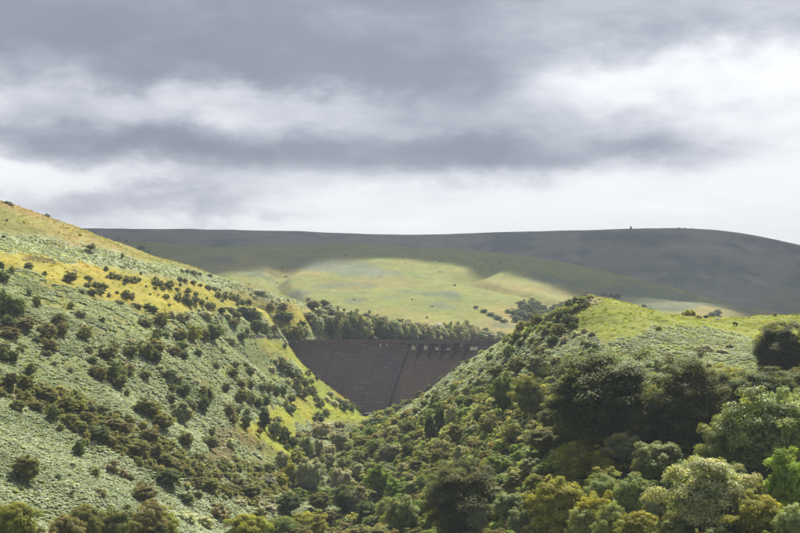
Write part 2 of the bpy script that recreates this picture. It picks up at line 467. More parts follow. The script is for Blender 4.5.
# middle hill: grass, dry grass, blue-green bracken patches
m1 = WHICH == 1
f1 = fbm(GX / 170, GY / 150, 4, 91); f2 = fbm(GX / 60, GY / 60, 3, 95); f3 = fbm(GX / 320 + GY / 500, GY / 260, 3, 99)
lay(m1, (.23, .25, .052)); lay(m1 * sstep(f1, .5, .66), (.29, .24, .07), .7); lay(m1 * sstep(f3, .5, .66), (.2, .235, .05), .8)
lay(m1 * sstep(below(U0, V0, [(300, 345), (380, 318), (450, 305), (560, 300)]), -4, 10) * sstep(f2, .35, .55), (.31, .25, .08), .7)
MB1 = inpoly(U0 + (f2 - .5) * 60, V0 + (f1 - .5) * 10, [(295, 262), (330, 258), (372, 262), (402, 272), (380, 280), (345, 274), (300, 272)])
lay(m1 & MB1, (.17, .2, .12), .9)
MB2 = inpoly(U0 + (f2 - .5) * 60, V0 + (f1 - .5) * 12, [(600, 285), (640, 284), (690, 296), (700, 312), (640, 310), (610, 300)])
lay(m1 & MB2, (.12, .16, .11), .6)
lay(m1 * sstep(fbm(GX / 45 + 9, GY / 45, 3, 103), .62, .68) * sstep(V0, 262, 275), (.12, .15, .085), .8)
lay(m1 * sstep(fbm(GX / 90 + 31, GY / 120, 3, 107), .6, .68) * (U0 < 260), (.1, .14, .09), .8)
# far moor: heather and rough grass
m2 = WHICH == 2
g1 = fbm(GX / 280, GY / 420, 4, 111); g2 = fbm(GX / 90, GY / 160, 3, 117)
lay(m2, (.17, .18, .13)); lay(m2 * sstep(g1, .42, .56), (.22, .19, .145), .85); lay(m2 * sstep(g2, .53, .58), (.06, .085, .065), .9); lay(m2 * sstep(fbm(GX / 30, GY / 45, 3, 123), .5, .62), (.19, .18, .12), .5)
lay(m2 * sstep(V0, 265, 300), (.17, .18, .1), .6); lay(m2 * sstep(fbm(GX / 40, GY / 70, 2, 121), .68, .74), (.28, .27, .25), .6)
lay(np.clip(BRK, 0, 1) * (WHICH == 0), (.3, .35, .215), .75)
BRK = np.where(PALE, .3, BRK)
lay(PALE, (.36, .4, .22), .7)
GC *= np.where(WHICH == 0, .74, .7)[..., None] * (0.82 + .36 * fbm(GX / 3.2, GY / 3.2, 2, 131))[..., None]

def ground_material():
    m = bpy.data.materials.new('moorland_turf')
    m.use_nodes = True
    k = NT(m.node_tree)
    out = k.n('ShaderNodeOutputMaterial')
    b = k.n('ShaderNodeBsdfPrincipled')
    at = k.n('ShaderNodeAttribute', attribute_name='cover')
    geo = k.n('ShaderNodeNewGeometry').outputs['Position']
    a = k.noise(geo, 0.7, 6, 0.78); c = k.noise(geo, 0.03, 5, 0.65); d = k.noise(geo, 0.14, 6, 0.72)
    v = k.m('ADD', k.m('ADD', k.m('MULTIPLY', a, 1.0), k.m('MULTIPLY', c, .8)), k.m('ADD', k.m('MULTIPLY', d, 1.1), -.45))
    v = k.m('MAXIMUM', v, .25)
    gray = k.comb(v, v, v)
    col = k.mix(1.0, at.outputs['Color'], gray, 'MULTIPLY')
    e = k.noise(geo, 0.045, 6, 0.7, .6)
    col = k.mix(k.m('MULTIPLY', k.ss(e, .5, .66), .6), col, k.mix(1.0, col, (1.25, .88, .8), 'MULTIPLY'))
    g_ = k.noise(geo, 0.02, 6, 0.7, .4)
    col = k.mix(k.m('MULTIPLY', k.ss(g_, .52, .66), .6), col, k.mix(1.0, col, (.72, .92, .85), 'MULTIPLY'))
    k.set(b.inputs['Base Color'], col)
    b.inputs['Roughness'].default_value = 0.95
    b.inputs['Specular IOR Level'].default_value = 0.12
    bp = k.n('ShaderNodeBump')
    bp.inputs['Strength'].default_value = 0.7
    bp.inputs['Distance'].default_value = 0.5
    k.set(bp.inputs['Height'], k.m('ADD', k.noise(geo, 1.3, 4, .7), k.m('MULTIPLY', k.noise(geo, .22, 3, .6), 2.5)))
    k.t.links.new(bp.outputs[0], b.inputs['Normal'])
    k.t.links.new(b.outputs[0], out.inputs[0])
    return m

def build_ground():
    ny, nx = GX.shape
    me = bpy.data.meshes.new('ground')
    co = np.stack([GX, GY, GZ], -1).reshape(-1, 3).astype(np.float32)
    me.vertices.add(len(co)); me.vertices.foreach_set('co', co.ravel())
    j, i = np.meshgrid(np.arange(ny - 1), np.arange(nx - 1), indexing='ij')
    a = (j * nx + i).ravel()
    f = np.stack([a, a + 1, a + nx + 1, a + nx], -1).astype(np.int32)
    me.loops.add(f.size); me.loops.foreach_set('vertex_index', f.ravel())
    me.polygons.add(len(f)); me.polygons.foreach_set('loop_start', np.arange(0, f.size, 4, dtype=np.int32))
    me.polygons.foreach_set('use_smooth', np.ones(len(f), bool))
    me.update(calc_edges=True)
    ca = me.attributes.new('cover', 'FLOAT_COLOR', 'POINT')
    ca.data.foreach_set('color', np.c_[GC.reshape(-1, 3), np.ones(len(co))].astype(np.float32).ravel())
    return tag(obj('ground', me, ground_material()), kind='structure')
build_ground()

# ---------------------------------------------------------------- the reservoir behind the dam
def simple_mat(name, col, rough=.8, spec=.3, var=0.0, scale=1.0, bump=0.0):
    m = bpy.data.materials.new(name)
    m.use_nodes = True
    k = NT(m.node_tree)
    out = k.n('ShaderNodeOutputMaterial'); b = k.n('ShaderNodeBsdfPrincipled')
    b.inputs['Roughness'].default_value = rough; b.inputs['Specular IOR Level'].default_value = spec
    tc = k.n('ShaderNodeTexCoord').outputs['Object']
    n = k.noise(tc, scale, 5, .65)
    f = k.m('ADD', 1 - var, k.m('MULTIPLY', n, 2 * var))
    k.set(b.inputs['Base Color'], k.mix(1.0, (*col,), k.comb(f, f, f), 'MULTIPLY'))
    if bump:
        bp = k.n('ShaderNodeBump'); bp.inputs['Strength'].default_value = bump; bp.inputs['Distance'].default_value = .1
        k.set(bp.inputs['Height'], k.noise(tc, scale * 4, 4, .7)); k.t.links.new(bp.outputs[0], b.inputs['Normal'])
    k.t.links.new(b.outputs[0], out.inputs[0])
    return m

WATER = -12.5
wp = [dam_pt(-76, -7, WATER), dam_pt(108, -7, WATER), (230, 720, WATER), (260, 1010, WATER), (-60, 960, WATER), (-110, 850, WATER)]
wat = obj('reservoir_water', pydata('reservoir_water', wp, [tuple(range(6))]), simple_mat('still_water', (.02, .03, .035), .08, .5))
tag(wat, kind='structure')

# ---------------------------------------------------------------- the dam
def concrete(name, base, streak):
    m = bpy.data.materials.new(name)
    m.use_nodes = True
    k = NT(m.node_tree)
    out = k.n('ShaderNodeOutputMaterial'); b = k.n('ShaderNodeBsdfPrincipled')
    tc = k.n('ShaderNodeTexCoord').outputs['Object']
    sp = k.n('ShaderNodeSeparateXYZ'); k.set(sp.inputs[0], tc)
    x, y, z = sp.outputs
    big = k.noise(tc, .07, 4, .6)
    run = k.noise(k.comb(k.m('MULTIPLY', x, .9), 0.0, k.m('MULTIPLY', z, .05)), 1.0, 5, .7)     # water stains running down
    lift = k.noise(k.comb(k.m('MULTIPLY', x, .09), 0.0, k.m('MULTIPLY', z, 1.15)), 1.0, 4, .65)  # horizontal lime lines
    fine = k.noise(tc, 1.6, 4, .7)
    f = k.m('ADD', k.m('ADD', k.m('MULTIPLY', big, .5), k.m('MULTIPLY', run, .4)), k.m('MULTIPLY', fine, .5))
    f = k.m('ADD', f, .28)
    col = k.mix(1.0, base, k.comb(f, f, f), 'MULTIPLY')
    lime = k.m('MULTIPLY', k.m('MULTIPLY', k.ss(lift, .58, .67), k.ss(fine, .42, .58)), streak)
    col = k.mix(lime, col, (.46, .42, .4))
    moss = k.m('MULTIPLY', k.ss(k.noise(k.comb(k.m('MULTIPLY', x, .3), 0.0, k.m('MULTIPLY', z, .06)), 1.0, 5, .7), .52, .7), .22)
    col = k.mix(moss, col, (.035, .036, .03))
    lift_line = k.m('MULTIPLY', k.ss(k.m('FRACT', k.m('DIVIDE', z, 1.83)), .8, .96), k.m('ADD', .12, k.m('MULTIPLY', fine, .4)))
    col = k.mix(lift_line, col, (.03, .026, .028))
    k.set(b.inputs['Base Color'], col)
    b.inputs['Roughness'].default_value = .9; b.inputs['Specular IOR Level'].default_value = .2
    bp = k.n('ShaderNodeBump'); bp.inputs['Strength'].default_value = .5; bp.inputs['Distance'].default_value = .2
    k.set(bp.inputs['Height'], k.m('ADD', fine, run)); k.t.links.new(bp.outputs[0], b.inputs['Normal'])
    k.t.links.new(b.outputs[0], out.inputs[0])
    return m
M_FACE = concrete('weathered_concrete', (.138, .106, .118), .95)
M_SPILL = concrete('spillway_concrete', (.18, .136, .116), .4)
M_PARA = concrete('parapet_concrete', (.15, .125, .13), .6)
M_DARK = concrete('dark_concrete', (.05, .042, .045), .2)  # darker concrete base colour for the stilling walls
M_MARK = simple_mat('white_marker_paint', (.75, .75, .73), .6, .3, .1, 3)

def prism(profile, s0, s1, name, mat, parent):
    """profile: list of (d, z); swept along the crest from s0 to s1 (dam local x = along, y = upstream, z = up)"""
    n = len(profile)
    v = [(s0, -d, z) for d, z in profile] + [(s1, -d, z) for d, z in profile]
    f = [tuple(range(n)), tuple(range(2 * n - 1, n - 1, -1))] + [(i, i + n, (i + 1) % n + n, (i + 1) % n) for i in range(n)]
    me = pydata(name, v, f)
    bm = bmesh.new(); bm.from_mesh(me); bmesh.ops.recalc_face_normals(bm, faces=bm.faces); bm.to_mesh(me); bm.free()
    return obj(name, me, mat, parent)

def build_dam():
    root = empty('dam', tuple(DP), -DA)
    tag(root, 'dark weathered concrete gravity dam with bridged spillway across the valley', 'dam')
    BASE = -60.0
    def prof(dtop, dz=0.0, proud=0.0):
        return [(-5.2, FTOP + 4.2 + dz), (dtop, FTOP + 4.2 + dz), (dtop, FTOP + dz), (dtop + 1.2 + proud, FTOP - 2.4 + dz), (BAT * (FTOP - BASE) + .6 + proud, BASE), (-5.2, BASE)]
    S_SP = 14.6
    # monolith blocks of the left part, a hair apart at the contraction joints
    edges = [-92, -78.5, -63.5, -48.5, -33.5, -18.5, -3.5, S_SP - 1.8]
    for i in range(len(edges) - 1):
        prism(prof(0.0, 0, .12 * (i % 2) + .05), edges[i] + .09, edges[i + 1] - .09, 'face_block', M_FACE, root)
    # spillway: lower, rounded lip, set back
    SPZ = -8.5
    sp = [(-5.0, SPZ - .5), (-4.0, SPZ), (-2.2, SPZ + .1), (-.6, SPZ - .6), (.9, SPZ - 2.2), (2.2, SPZ - 4.2), (BAT * (SPZ - BASE) + .2, BASE), (-5.0, BASE)]
    e2 = [S_SP, 21.6, 36.0, 50.4, 57.4]
    for i in range(4):
        prism(sp, e2[i] + .06, e2[i + 1] - .06, 'spillway_block', M_SPILL, root)
    # training wall between face and spillway
    tw = [(-5.1, FTOP + 4.1), (.25, FTOP + 4.1), (.25, FTOP), (1.9, FTOP - 2.5), (BAT * (FTOP - BASE) + 2.6, BASE), (-5.1, BASE)]
    prism(tw, S_SP - 1.7, S_SP - .05, 'training_wall', M_FACE, root)
    # right abutment block
    prism(prof(0.0), 57.5, 76, 'face_block', M_FACE, root)
    prism(prof(0.0, 0, .12), 76.2, 92, 'face_block', M_FACE, root)
    prism(prof(0.0), 92.2, 110, 'face_block', M_FACE, root)
    # piers carrying the bridge
    np_ = 5
    for i in range(np_):
        c = S_SP + (57.4 - S_SP) * (i + 1) / (np_ + 1)
        pr = [(-5.3, FTOP + 3.1), (2.6, FTOP + 3.1), (3.4, FTOP + 1.5), (3.4, SPZ - 3.6), (2.0, SPZ - 5.5), (-5.3, SPZ - 4)]
        prism(pr, c - .6, c + .6, 'pier', M_FACE, root)
    # bridge deck and crest road
    prism([(-5.6, FTOP + 4.15), (-5.6, FTOP + 3.14), (.9, FTOP + 3.14), (.9, FTOP + 4.15)], S_SP + .02, 57.45, 'bridge_deck', M_PARA, root)
    road = prism([(-5.5, FTOP + 4.47), (-5.5, FTOP + 4.23), (.35, FTOP + 4.23), (.35, FTOP + 4.47)], -92, 110, 'crest_road', M_PARA, root)
    for a, b_ in zip(range(-92, 110, 13), range(-79, 123, 13)):
        for d0, d1 in ((.1, .5), (-5.6, -5.2)):
            prism([(d0, FTOP + 4.48), (d1, FTOP + 4.48), (d1, CREST), (d0, CREST)], a + .03, min(b_, 110) - .03, 'parapet', M_PARA, road)
    prism([(.5, FTOP + 3.9), (.85, FTOP + 3.9), (.85, FTOP + 4.6), (.5, FTOP + 4.6)], -92, S_SP, 'string_course', M_PARA, root)
    # small things on the face: white level markers, drain outlet, dark drain pipe
    for s in (-2.6, 1.4):
        prism([(.95, FTOP + 1.2), (1.02, FTOP + 1.2), (1.02, FTOP + 2.9), (.95, FTOP + 2.9)] if s < 0 else [(.95, FTOP + 1.8), (1.02, FTOP + 1.8), (1.02, FTOP + 2.8), (.95, FTOP + 2.8)], s, s + .45, 'level_marker', M_MARK, root)
    # outlet building and stilling basin wall at the toe
    tz = -44.5
    c = dam_pt(S_SP - 2, BAT * (FTOP - tz) + 4, tz)
    prism([(BAT * (FTOP - tz) - 1, tz - 6), (BAT * (FTOP - tz) + 9, tz - 6), (BAT * (FTOP - tz) + 9, tz + 1.7), (BAT * (FTOP - tz) - 1, tz + 2.6)], S_SP - 9.5, S_SP + 1.2, 'stilling_wall', M_DARK, root)
    prism([(BAT * (FTOP - tz) + 9.1, tz - 8), (BAT * (FTOP - tz) + 22, tz - 8), (BAT * (FTOP - tz) + 22, tz - .6), (BAT * (FTOP - tz) + 9.1, tz + .6)], S_SP - 9, S_SP - 7.6, 'stilling_wall', M_DARK, root)
    for s in (-54, -30):
        zz = -29 if s == -30 else -17.5
        d = BAT * (FTOP - zz) + .5
        prism([(d + .2, zz - 2), (d + 1.9, zz - 2), (d + .9, zz + 1.4), (d - 1.2, zz + 1.4)], s, s + .8, 'drain_outlet', simple_mat('drain_iron', (.02, .018, .02), .8), root)
    return root
build_dam()

# ---------------------------------------------------------------- foliage
def leaf_material(name, trans=.28, rough=.5, spec=.35, inst=False):
    m = bpy.data.materials.new(name)
    m.use_nodes = True
    k = NT(m.node_tree)
    out = k.n('ShaderNodeOutputMaterial')
    if inst:
        base = k.n('ShaderNodeAttribute', attribute_type='INSTANCER', attribute_name='icol').outputs['Color']
    else:
        base = k.n('ShaderNodeObjectInfo').outputs['Color']
    t = k.n('ShaderNodeAttribute', attribute_name='tint').outputs['Color']
    col = k.mix(1.0, base, t, 'MULTIPLY')
    b = k.n('ShaderNodeBsdfPrincipled')
    k.set(b.inputs['Base Color'], col)
    b.inputs['Roughness'].default_value = rough
    b.inputs['Specular IOR Level'].default_value = spec
    tr = k.n('ShaderNodeBsdfTranslucent')
    k.set(tr.inputs[0], k.mix(1.0, col, (1.35, 1.3, .55), 'MULTIPLY'))
    ms = k.n('ShaderNodeMixShader'); ms.inputs[0].default_value = trans
    k.t.links.new(b.outputs[0], ms.inputs[1]); k.t.links.new(tr.outputs[0], ms.inputs[2])
    k.t.links.new(ms.outputs[0], out.inputs[0])
    return m
M_LEAF = leaf_material('leaves', .46, .62, .12)
M_SHINY = leaf_material('glossy_leaves', .44, .55, .25)
M_GORSE = leaf_material('gorse_needles', .26, .7, .18)
M_BRACKEN = leaf_material('bracken_fronds', .42, .6, .22, True)
M_UNDER = leaf_material('undergrowth_leaves', .46, .6, .14, True)
M_BARK = simple_mat('bark', (.09, .075, .06), .9, .2, .35, 3, .5)

def unit(v):
    return v / (np.linalg.norm(v, axis=-1, keepdims=True) + 1e-9)

def leaf_quads(r, C, N, size, elong=1.5):
    """one bent rhombus for each centre C with normal N"""
    n = len(C)
    a = unit(np.cross(N, r.normal(size=(n, 3))))
    b = np.cross(N, a)
    s = (size * r.uniform(.6, 1.3, n))[:, None]
    la, lb = a * s * elong * .5, b * s * .5
    fold = N * s * .12
    return np.stack([C - la, C + lb + fold, C + la, C - lb + fold], 1).reshape(-1, 3)

def set_tint(me, tint, nper=4):
    at = me.attributes.new('tint', 'FLOAT_COLOR', 'POINT')
    t = np.repeat(tint, nper, 0)
    at.data.foreach_set('color', np.c_[t, np.ones(len(t))].astype(np.float32).ravel())

def crown_mesh(name, seed, n, size, lobes=26, lobe_r=(.13, .22), zc=.54, ext=(.5, .5, .46), zmin=.06, up=.35, flat=.75, shelf=False, elong=1.5, taper=0.0, var=.22, inner=.14, rad_rng=(.62, .93), sub=(.32, .64), cover=1.72, core=.16):
    """leaf crown in a unit box: x, y in -.5...5, z in 0...1; leaves sit on many lobes that make the outline uneven"""
    r = np.random.default_rng(seed)
    k = np.arange(lobes) + .5
    ph = np.arccos(1 - cover * k / lobes); th = math.pi * (1 + 5 ** .5) * k + r.uniform(0, 6)
    d = np.stack([np.cos(th) * np.sin(ph), np.sin(th) * np.sin(ph), np.cos(ph)], -1) + r.normal(0, .12, (lobes, 3))
    rad = r.uniform(*rad_rng, lobes)
    C = d * rad[:, None] * np.array(ext)
    L = r.uniform(*lobe_r, lobes)
    if taper:
        w = 1 - taper * (C[:, 2] / ext[2] * .5 + .5)
        C[:, :2] *= w[:, None]; L *= (.6 + .4 * w)
    C[:, 2] += zc
    L3 = np.stack([L, L, L * flat], -1)
    # every lobe is itself a bunch of sprays
    ns = 8
    par = np.repeat(np.arange(lobes), ns)
    sv = unit(r.normal(size=(lobes * ns, 3))); sv[:, 2] = np.where(sv[:, 2] < -.3, -sv[:, 2], sv[:, 2])
    S = C[par] + sv * L3[par] * r.uniform(.55, 1.0, (lobes * ns, 1))
    sl = L[par] * r.uniform(*sub, lobes * ns)
    S3 = np.stack([sl, sl, sl * flat], -1)
    spick = r.choice(lobes * ns, n, p=sl ** 2 / (sl ** 2).sum())
    pick = par[spick]
    v = unit(r.normal(size=(n, 3)))
    v[:, 2] = np.where(v[:, 2] < -.35, -v[:, 2], v[:, 2])
    rr = 1 - np.abs(r.normal(0, .11, n))
    fill = r.random(n) < inner
    rr = np.where(fill, r.uniform(.2, .9, n), rr)
    P = S[spick] + v * S3[spick] * rr[:, None]
    inn = r.random(n) < inner
    P = np.where(inn[:, None], C[pick] + v * L3[pick] * r.uniform(0, .8, (n, 1)), P)
    P += (r.normal(0, .011, (n, 3)))
    cen = np.array([0, 0, zc - .12])
    N = unit(v * .8 + sv[spick] * .4 + unit(P - cen) * .4 + np.array([0, 0, up]) + r.normal(0, .42, (n, 3)))
    if shelf:
        N = unit(N + np.array([0, 0, .9]))
    # sprays that stick out of the outline
    P[:, 2] = np.maximum(P[:, 2], zmin + r.uniform(0, .05, n))
    # dense heart of the crown, so that no daylight shows through its middle
    nc = int(n * core)
    vc = unit(r.normal(size=(nc, 3)))
    cc = vc * np.array(ext) * r.uniform(.42, .74, (nc, 1)) * (1 - taper * .5)
    cc[:, 2] += zc
    P[:nc] = cc; N[:nc] = unit(vc + r.normal(0, .5, (nc, 3)) + np.array([0, 0, up]))
    P[:, 2] = np.maximum(P[:, 2], zmin + r.uniform(0, .05, n))
    lob_t = r.uniform(1 - var, 1 + var, lobes)
    hue = r.normal(0, .04, lobes)
    t = lob_t[pick] * r.uniform(.8, 1.2, n)
    tint = np.stack([t * (1 + hue[pick]), t, t * (1 - hue[pick])], -1)
    me = quads_mesh(name, leaf_quads(r, P, N, np.where(np.arange(n) < nc, size * 2.1, size), elong))
    set_tint(me, tint)
    return me, C

def tube(path, radii, sides=6):
    V, Fc = [], []
    for i, p in enumerate(path):
        p = np.array(p, float)
        t = np.array(path[min(i + 1, len(path) - 1)], float) - np.array(path[max(i - 1, 0)], float)
        t = t / (np.linalg.norm(t) + 1e-9)
        a = np.cross(t, [0.31, .95, .05]); a /= np.linalg.norm(a); b = np.cross(t, a)
        for q in range(sides):
            ang = 2 * math.pi * q / sides
            V.append(p + radii[i] * (math.cos(ang) * a + math.sin(ang) * b))
    for i in range(len(path) - 1):
        for q in range(sides):
            Fc.append((i * sides + q, i * sides + (q + 1) % sides, (i + 1) * sides + (q + 1) % sides, (i + 1) * sides + q))
    return V, Fc

def trunk_mesh(name, seed, C, fork=.28, rad=.035, lean=0.04, sink=.08, nl=9):
    r = np.random.default_rng(seed)
    top = np.array([r.normal(0, lean), r.normal(0, lean), fork])
    V, Fc = [], []
    def add(path, radii, sides=6):
        v, f = tube(path, radii, sides)
        o = len(V); V.extend(v); Fc.extend([tuple(i + o for i in q) for q in f])
    add([(0, 0, -sink), (0, 0, .02), top * [.5, .5, .5] + [r.normal(0, .01), r.normal(0, .01), 0], top, top + [r.normal(0, .03), r.normal(0, .03), .22], top + [r.normal(0, .05), r.normal(0, .05), .42]], [rad * 1.5, rad * 1.15, rad * .95, rad * .8, rad * .45, rad * .12], 7)
    for i in r.choice(len(C), min(nl, len(C)), replace=False):
        e = C[i]
        s = top * [1, 1, r.uniform(.75, 1.3)]
        m = s * .5 + e * .5 + [0, 0, -.05]
        add([s, m, e], [rad * .5, rad * .33, rad * .08], 5)
    me = pydata(name, V, Fc)
    for p in me.polygons: p.use_smooth = True
    return me

PROTO = {}
def proto(key, nvar, mat, n, size, trunk=True, tk={}, **kw):
    out = []
    for i in range(nvar):
        me, C = crown_mesh(key + '_crown', hash(key) % 997 if False else sum(map(ord, key)) * 13 + i * 101, n, size, **kw)
        me.materials.append(mat)
        tm = None
        if trunk:
            tm = trunk_mesh(key + '_trunk', 31 * i + len(key), C, **tk)
            tm.materials.append(M_BARK)
        out.append((me, tm))
    PROTO[key] = out
# large trees near the camera
proto('dome', 3, M_LEAF, 52000, .018, rad_rng=(.72, .95), sub=(.45, .8), cover=1.93, core=.2, lobes=100, lobe_r=(.085, .14), flat=.62, zc=.43, ext=(.5, .5, .57), zmin=.03, shelf=True, up=.4, inner=.3, var=.3, tk=dict(fork=.13, rad=.03))
proto('ash', 4, M_SHINY, 36000, .0175, lobes=52, lobe_r=(.09, .15), flat=.9, zc=.54, ext=(.5, .5, .47), zmin=.06, up=.55, elong=1.9, var=.25, tk=dict(fork=.25, rad=.028))
proto('oak', 4, M_LEAF, 20000, .023, lobes=38, lobe_r=(.09, .17), flat=.7, zc=.54, ext=(.5, .5, .47), zmin=.06, up=.5, var=.28, tk=dict(fork=.24, rad=.03))
proto('willow', 3, M_SHINY, 18000, .022, lobes=34, lobe_r=(.09, .15), flat=1.1, zc=.52, ext=(.48, .48, .5), zmin=.03, up=.15, elong=2.6, var=.2, tk=dict(fork=.2, rad=.026))
# middle distance
proto('shrub', 5, M_LEAF, 4000, .05, core=.07, lobes=22, lobe_r=(.12, .2), flat=.8, zc=.46, ext=(.5, .5, .5), zmin=.0, up=.45, var=.25, tk=dict(fork=.16, rad=.03, nl=6))
proto('gorse', 5, M_GORSE, 2200, .064, core=.04, trunk=False, lobes=20, lobe_r=(.12, .21), flat=.85, zc=.36, ext=(.5, .5, .55), zmin=-.02, up=.3, elong=1.3, var=.25)
proto('bramble', 3, M_SHINY, 1700, .07, trunk=False, lobes=22, lobe_r=(.11, .18), flat=.7, zc=.3, ext=(.5, .5, .58), zmin=-.02, up=.8, var=.2)
proto('row', 5, M_SHINY, 5000, .045, lobes=34, lobe_r=(.12, .19), flat=1.0, zc=.5, ext=(.48, .48, .52), zmin=.0, up=.25, taper=.12, elong=1.8, var=.25, tk=dict(fork=.3, rad=.03, nl=6))
proto('thorn', 3, M_LEAF, 2200, .06, lobes=18, lobe_r=(.11, .19), flat=.6, zc=.66, ext=(.5, .5, .32), zmin=.3, up=.5, var=.25, tk=dict(fork=.42, rad=.035, lean=.08, nl=9))
proto('conic', 3, M_LEAF, 3200, .055, lobes=30, lobe_r=(.1, .17), flat=1.0, zc=.5, ext=(.48, .48, .52), zmin=.0, up=.3, taper=.6, var=.2, tk=dict(fork=.3, rad=.03, nl=5))

# code: (prototype for small ones, prototype when large, noun for the label, colour words, base colour)
KIND = {
    'g': ('gorse', 'gorse', 'gorse_bush', 'gorse bush', 'dark green', (.078, .095, .036)),
    'h': ('shrub', 'oak', 'shrub', 'shrub', 'olive green', (.12, .128, .042)),
    'b': ('shrub', 'oak', 'shrub', 'shrub', 'brownish', (.125, .122, .052)),
    'B': ('gorse', 'gorse', 'gorse_bush', 'low bush', 'brown', (.12, .108, .045)),
    'd': ('shrub', 'oak', 'broadleaf_tree', 'tree', 'dark green', (.075, .1, .034)),
    'D': ('conic', 'conic', 'broadleaf_tree', 'pointed tree', 'dark green', (.05, .07, .026)),
    'k': ('dome', 'dome', 'broadleaf_tree', 'domed tree', 'dark olive', (.068, .083, .024)),
    's': ('willow', 'willow', 'willow_tree', 'willow', 'silvery grey', (.22, .235, .165)),
    'e': ('shrub', 'willow', 'willow_tree', 'bushy tree', 'grey-green', (.15, .17, .1)),
    'y': ('shrub', 'oak', 'broadleaf_tree', 'tree', 'yellowish olive', (.17, .178, .036)),
    'Y': ('shrub', 'oak', 'broadleaf_tree', 'rounded tree', 'bright yellow-green', (.22, .23, .035)),
    'a': ('ash', 'ash', 'ash_tree', 'feathery tree', 'light green', (.15, .183, .066)),
    'A': ('ash', 'ash', 'ash_tree', 'feathery tree', 'pale silver-green', (.2, .225, .115)),
    'G': ('shrub', 'oak', 'broadleaf_tree', 'leafy tree', 'fresh green', (.12, .17, .04)),
    'w': ('bramble', 'bramble', 'bramble_thicket', 'bramble thicket', 'pale silvery', (.26, .28, .21)),
    't': ('thorn', 'thorn', 'thorn_tree', 'thorn tree', 'olive', (.085, .085, .036)),
    'o': ('thorn', 'thorn', 'thorn_tree', 'thorn tree', 'orange-brown', (.17, .12, .04)),
    'r': ('row', 'row', 'waterside_tree', 'tree', 'grey-green', (.165, .18, .11)),
}
ORD = 'first second third fourth fifth sixth seventh eighth ninth tenth eleventh twelfth thirteenth fourteenth fifteenth sixteenth seventeenth eighteenth nineteenth twentieth'.split()
def ordinal(i):
    if i < 20: return ORD[i]
    return {2: 'twenty', 3: 'thirty', 4: 'forty'}[(i + 1) // 10] + '-' + ORD[(i + 1) % 10 - 1] if (i + 1) % 10 else {3: 'thirtieth', 4: 'fortieth'}[(i + 1) // 10]

PLANTS = []                   # (zone, u, code, w_px, root object, world width)
prng = random.Random(11)
def plant(zone, u, v, w, h, code, xyz=None, jit=.045, wm=None, hm=None):
    small, large, name, noun, cw, col = KIND[code]
    x, y, z = xyz if xyz else ground_at(u, v)
    W = wm or w * y / F; H = hm or h * y / F
    key = large if (w > 20 or (W > 7 and w > 14)) else small
    if code in 'aA' and w <= 20: key = 'ash'
    cm, tm = prng.choice(PROTO[key])
    j = 1 + prng.uniform(-.16, .16)
    c = tuple(max(.01, 1.72 * q * j * (1 + prng.uniform(-jit, jit))) for q in (col[0] * 1.05, col[1], col[2] * .88)) + (1.0,)
    rz = prng.uniform(0, 6.283)
    sink = .05 * H
    W *= 1.06; H *= 1.06
    if tm is None or w < 7:
        o = obj(name, cm)
        o.location = (x, y, z - sink); o.rotation_euler = (0, 0, rz); o.scale = (W, W * prng.uniform(.85, 1.1), H); o.color = c
        root = o
    else:
        root = empty(name, (x, y, z - sink), rz)
        root.scale = (W, W * prng.uniform(.88, 1.1), H)
        o = obj('crown', cm, None, root); o.color = c
        obj('trunk', tm, None, root)
    PLANTS.append((zone, u, v, code, w, h, root))
    return root

def plant_list(zone, text):
    for item in text.replace('\n', ' ').split(';'):
        p = item.split()
        if not p: continue
        u, v, w, h = map(float, p[:4])
        plant(zone, u, v, w, h, p[4])

plant_list('on high grass of left hill', '''3.6 240 5 5 t; 91 252 9 7 t; 122.5 259 4 6 s; 141 250 9 5 g; 148 253 5 3 g; 7 204 8 3 g; 11 206 5 3 g; 47 217 6 3 g; 80 236 3 2.5 g; 7 221 2.5 2 g; 93 245 2.5 2 g; 24 223 2 1.5 g; 119 239 3 2 g; 126 242 3 2 g''')
plant_list('in left end of yellow grass band', '''28.5 268 9 6 g; 45 275 4.5 4.5 g; 12 274 6 8 h; 1 270 7 9 d; 4 283 11 13 d; 70 283 13 12 h; 88 280 8 5 g; 106 271.5 5 6 g; 107 278 3 3 g; 29 296 5 7 d; 113 279 9 7 g; 119 280 8 6 g; 96 287 10 6 g; 103 289 9 7 g; 88 287 8 5 g; 92 295 11 7 g; 100 295 9 7 g; 82 294 6 5 g; 109 297 4 4.5 g''')
plant_list('in middle of yellow grass band', '''127 283 8 8 g; 133 284 9 8 g; 139 281 5 4 g; 124 285 4 3 g; 126 298 10 9 g; 132 299 6 6 g; 156 285 9 8 g; 161 286 6 6 g; 141 274 3 3 g; 155 289 5 2.5 g; 117 293.5 4 3 g; 169 287 9 7 g; 163 290 6 4 g; 180 280.5 6 4 g; 185 282 5 4 g; 177 290 6 3 g; 180 285.5 3.5 3 g; 166 300 7 7 g; 169 306 5 3 g; 158 296 3 2.5 g; 150 295 2.5 2 g; 146 287 2.5 2 g; 193 274.5 9 4.5 g; 187 273 5 4 g; 182 272 4 3 g; 210 276.5 5 3 g; 200 275 5 3 g''')
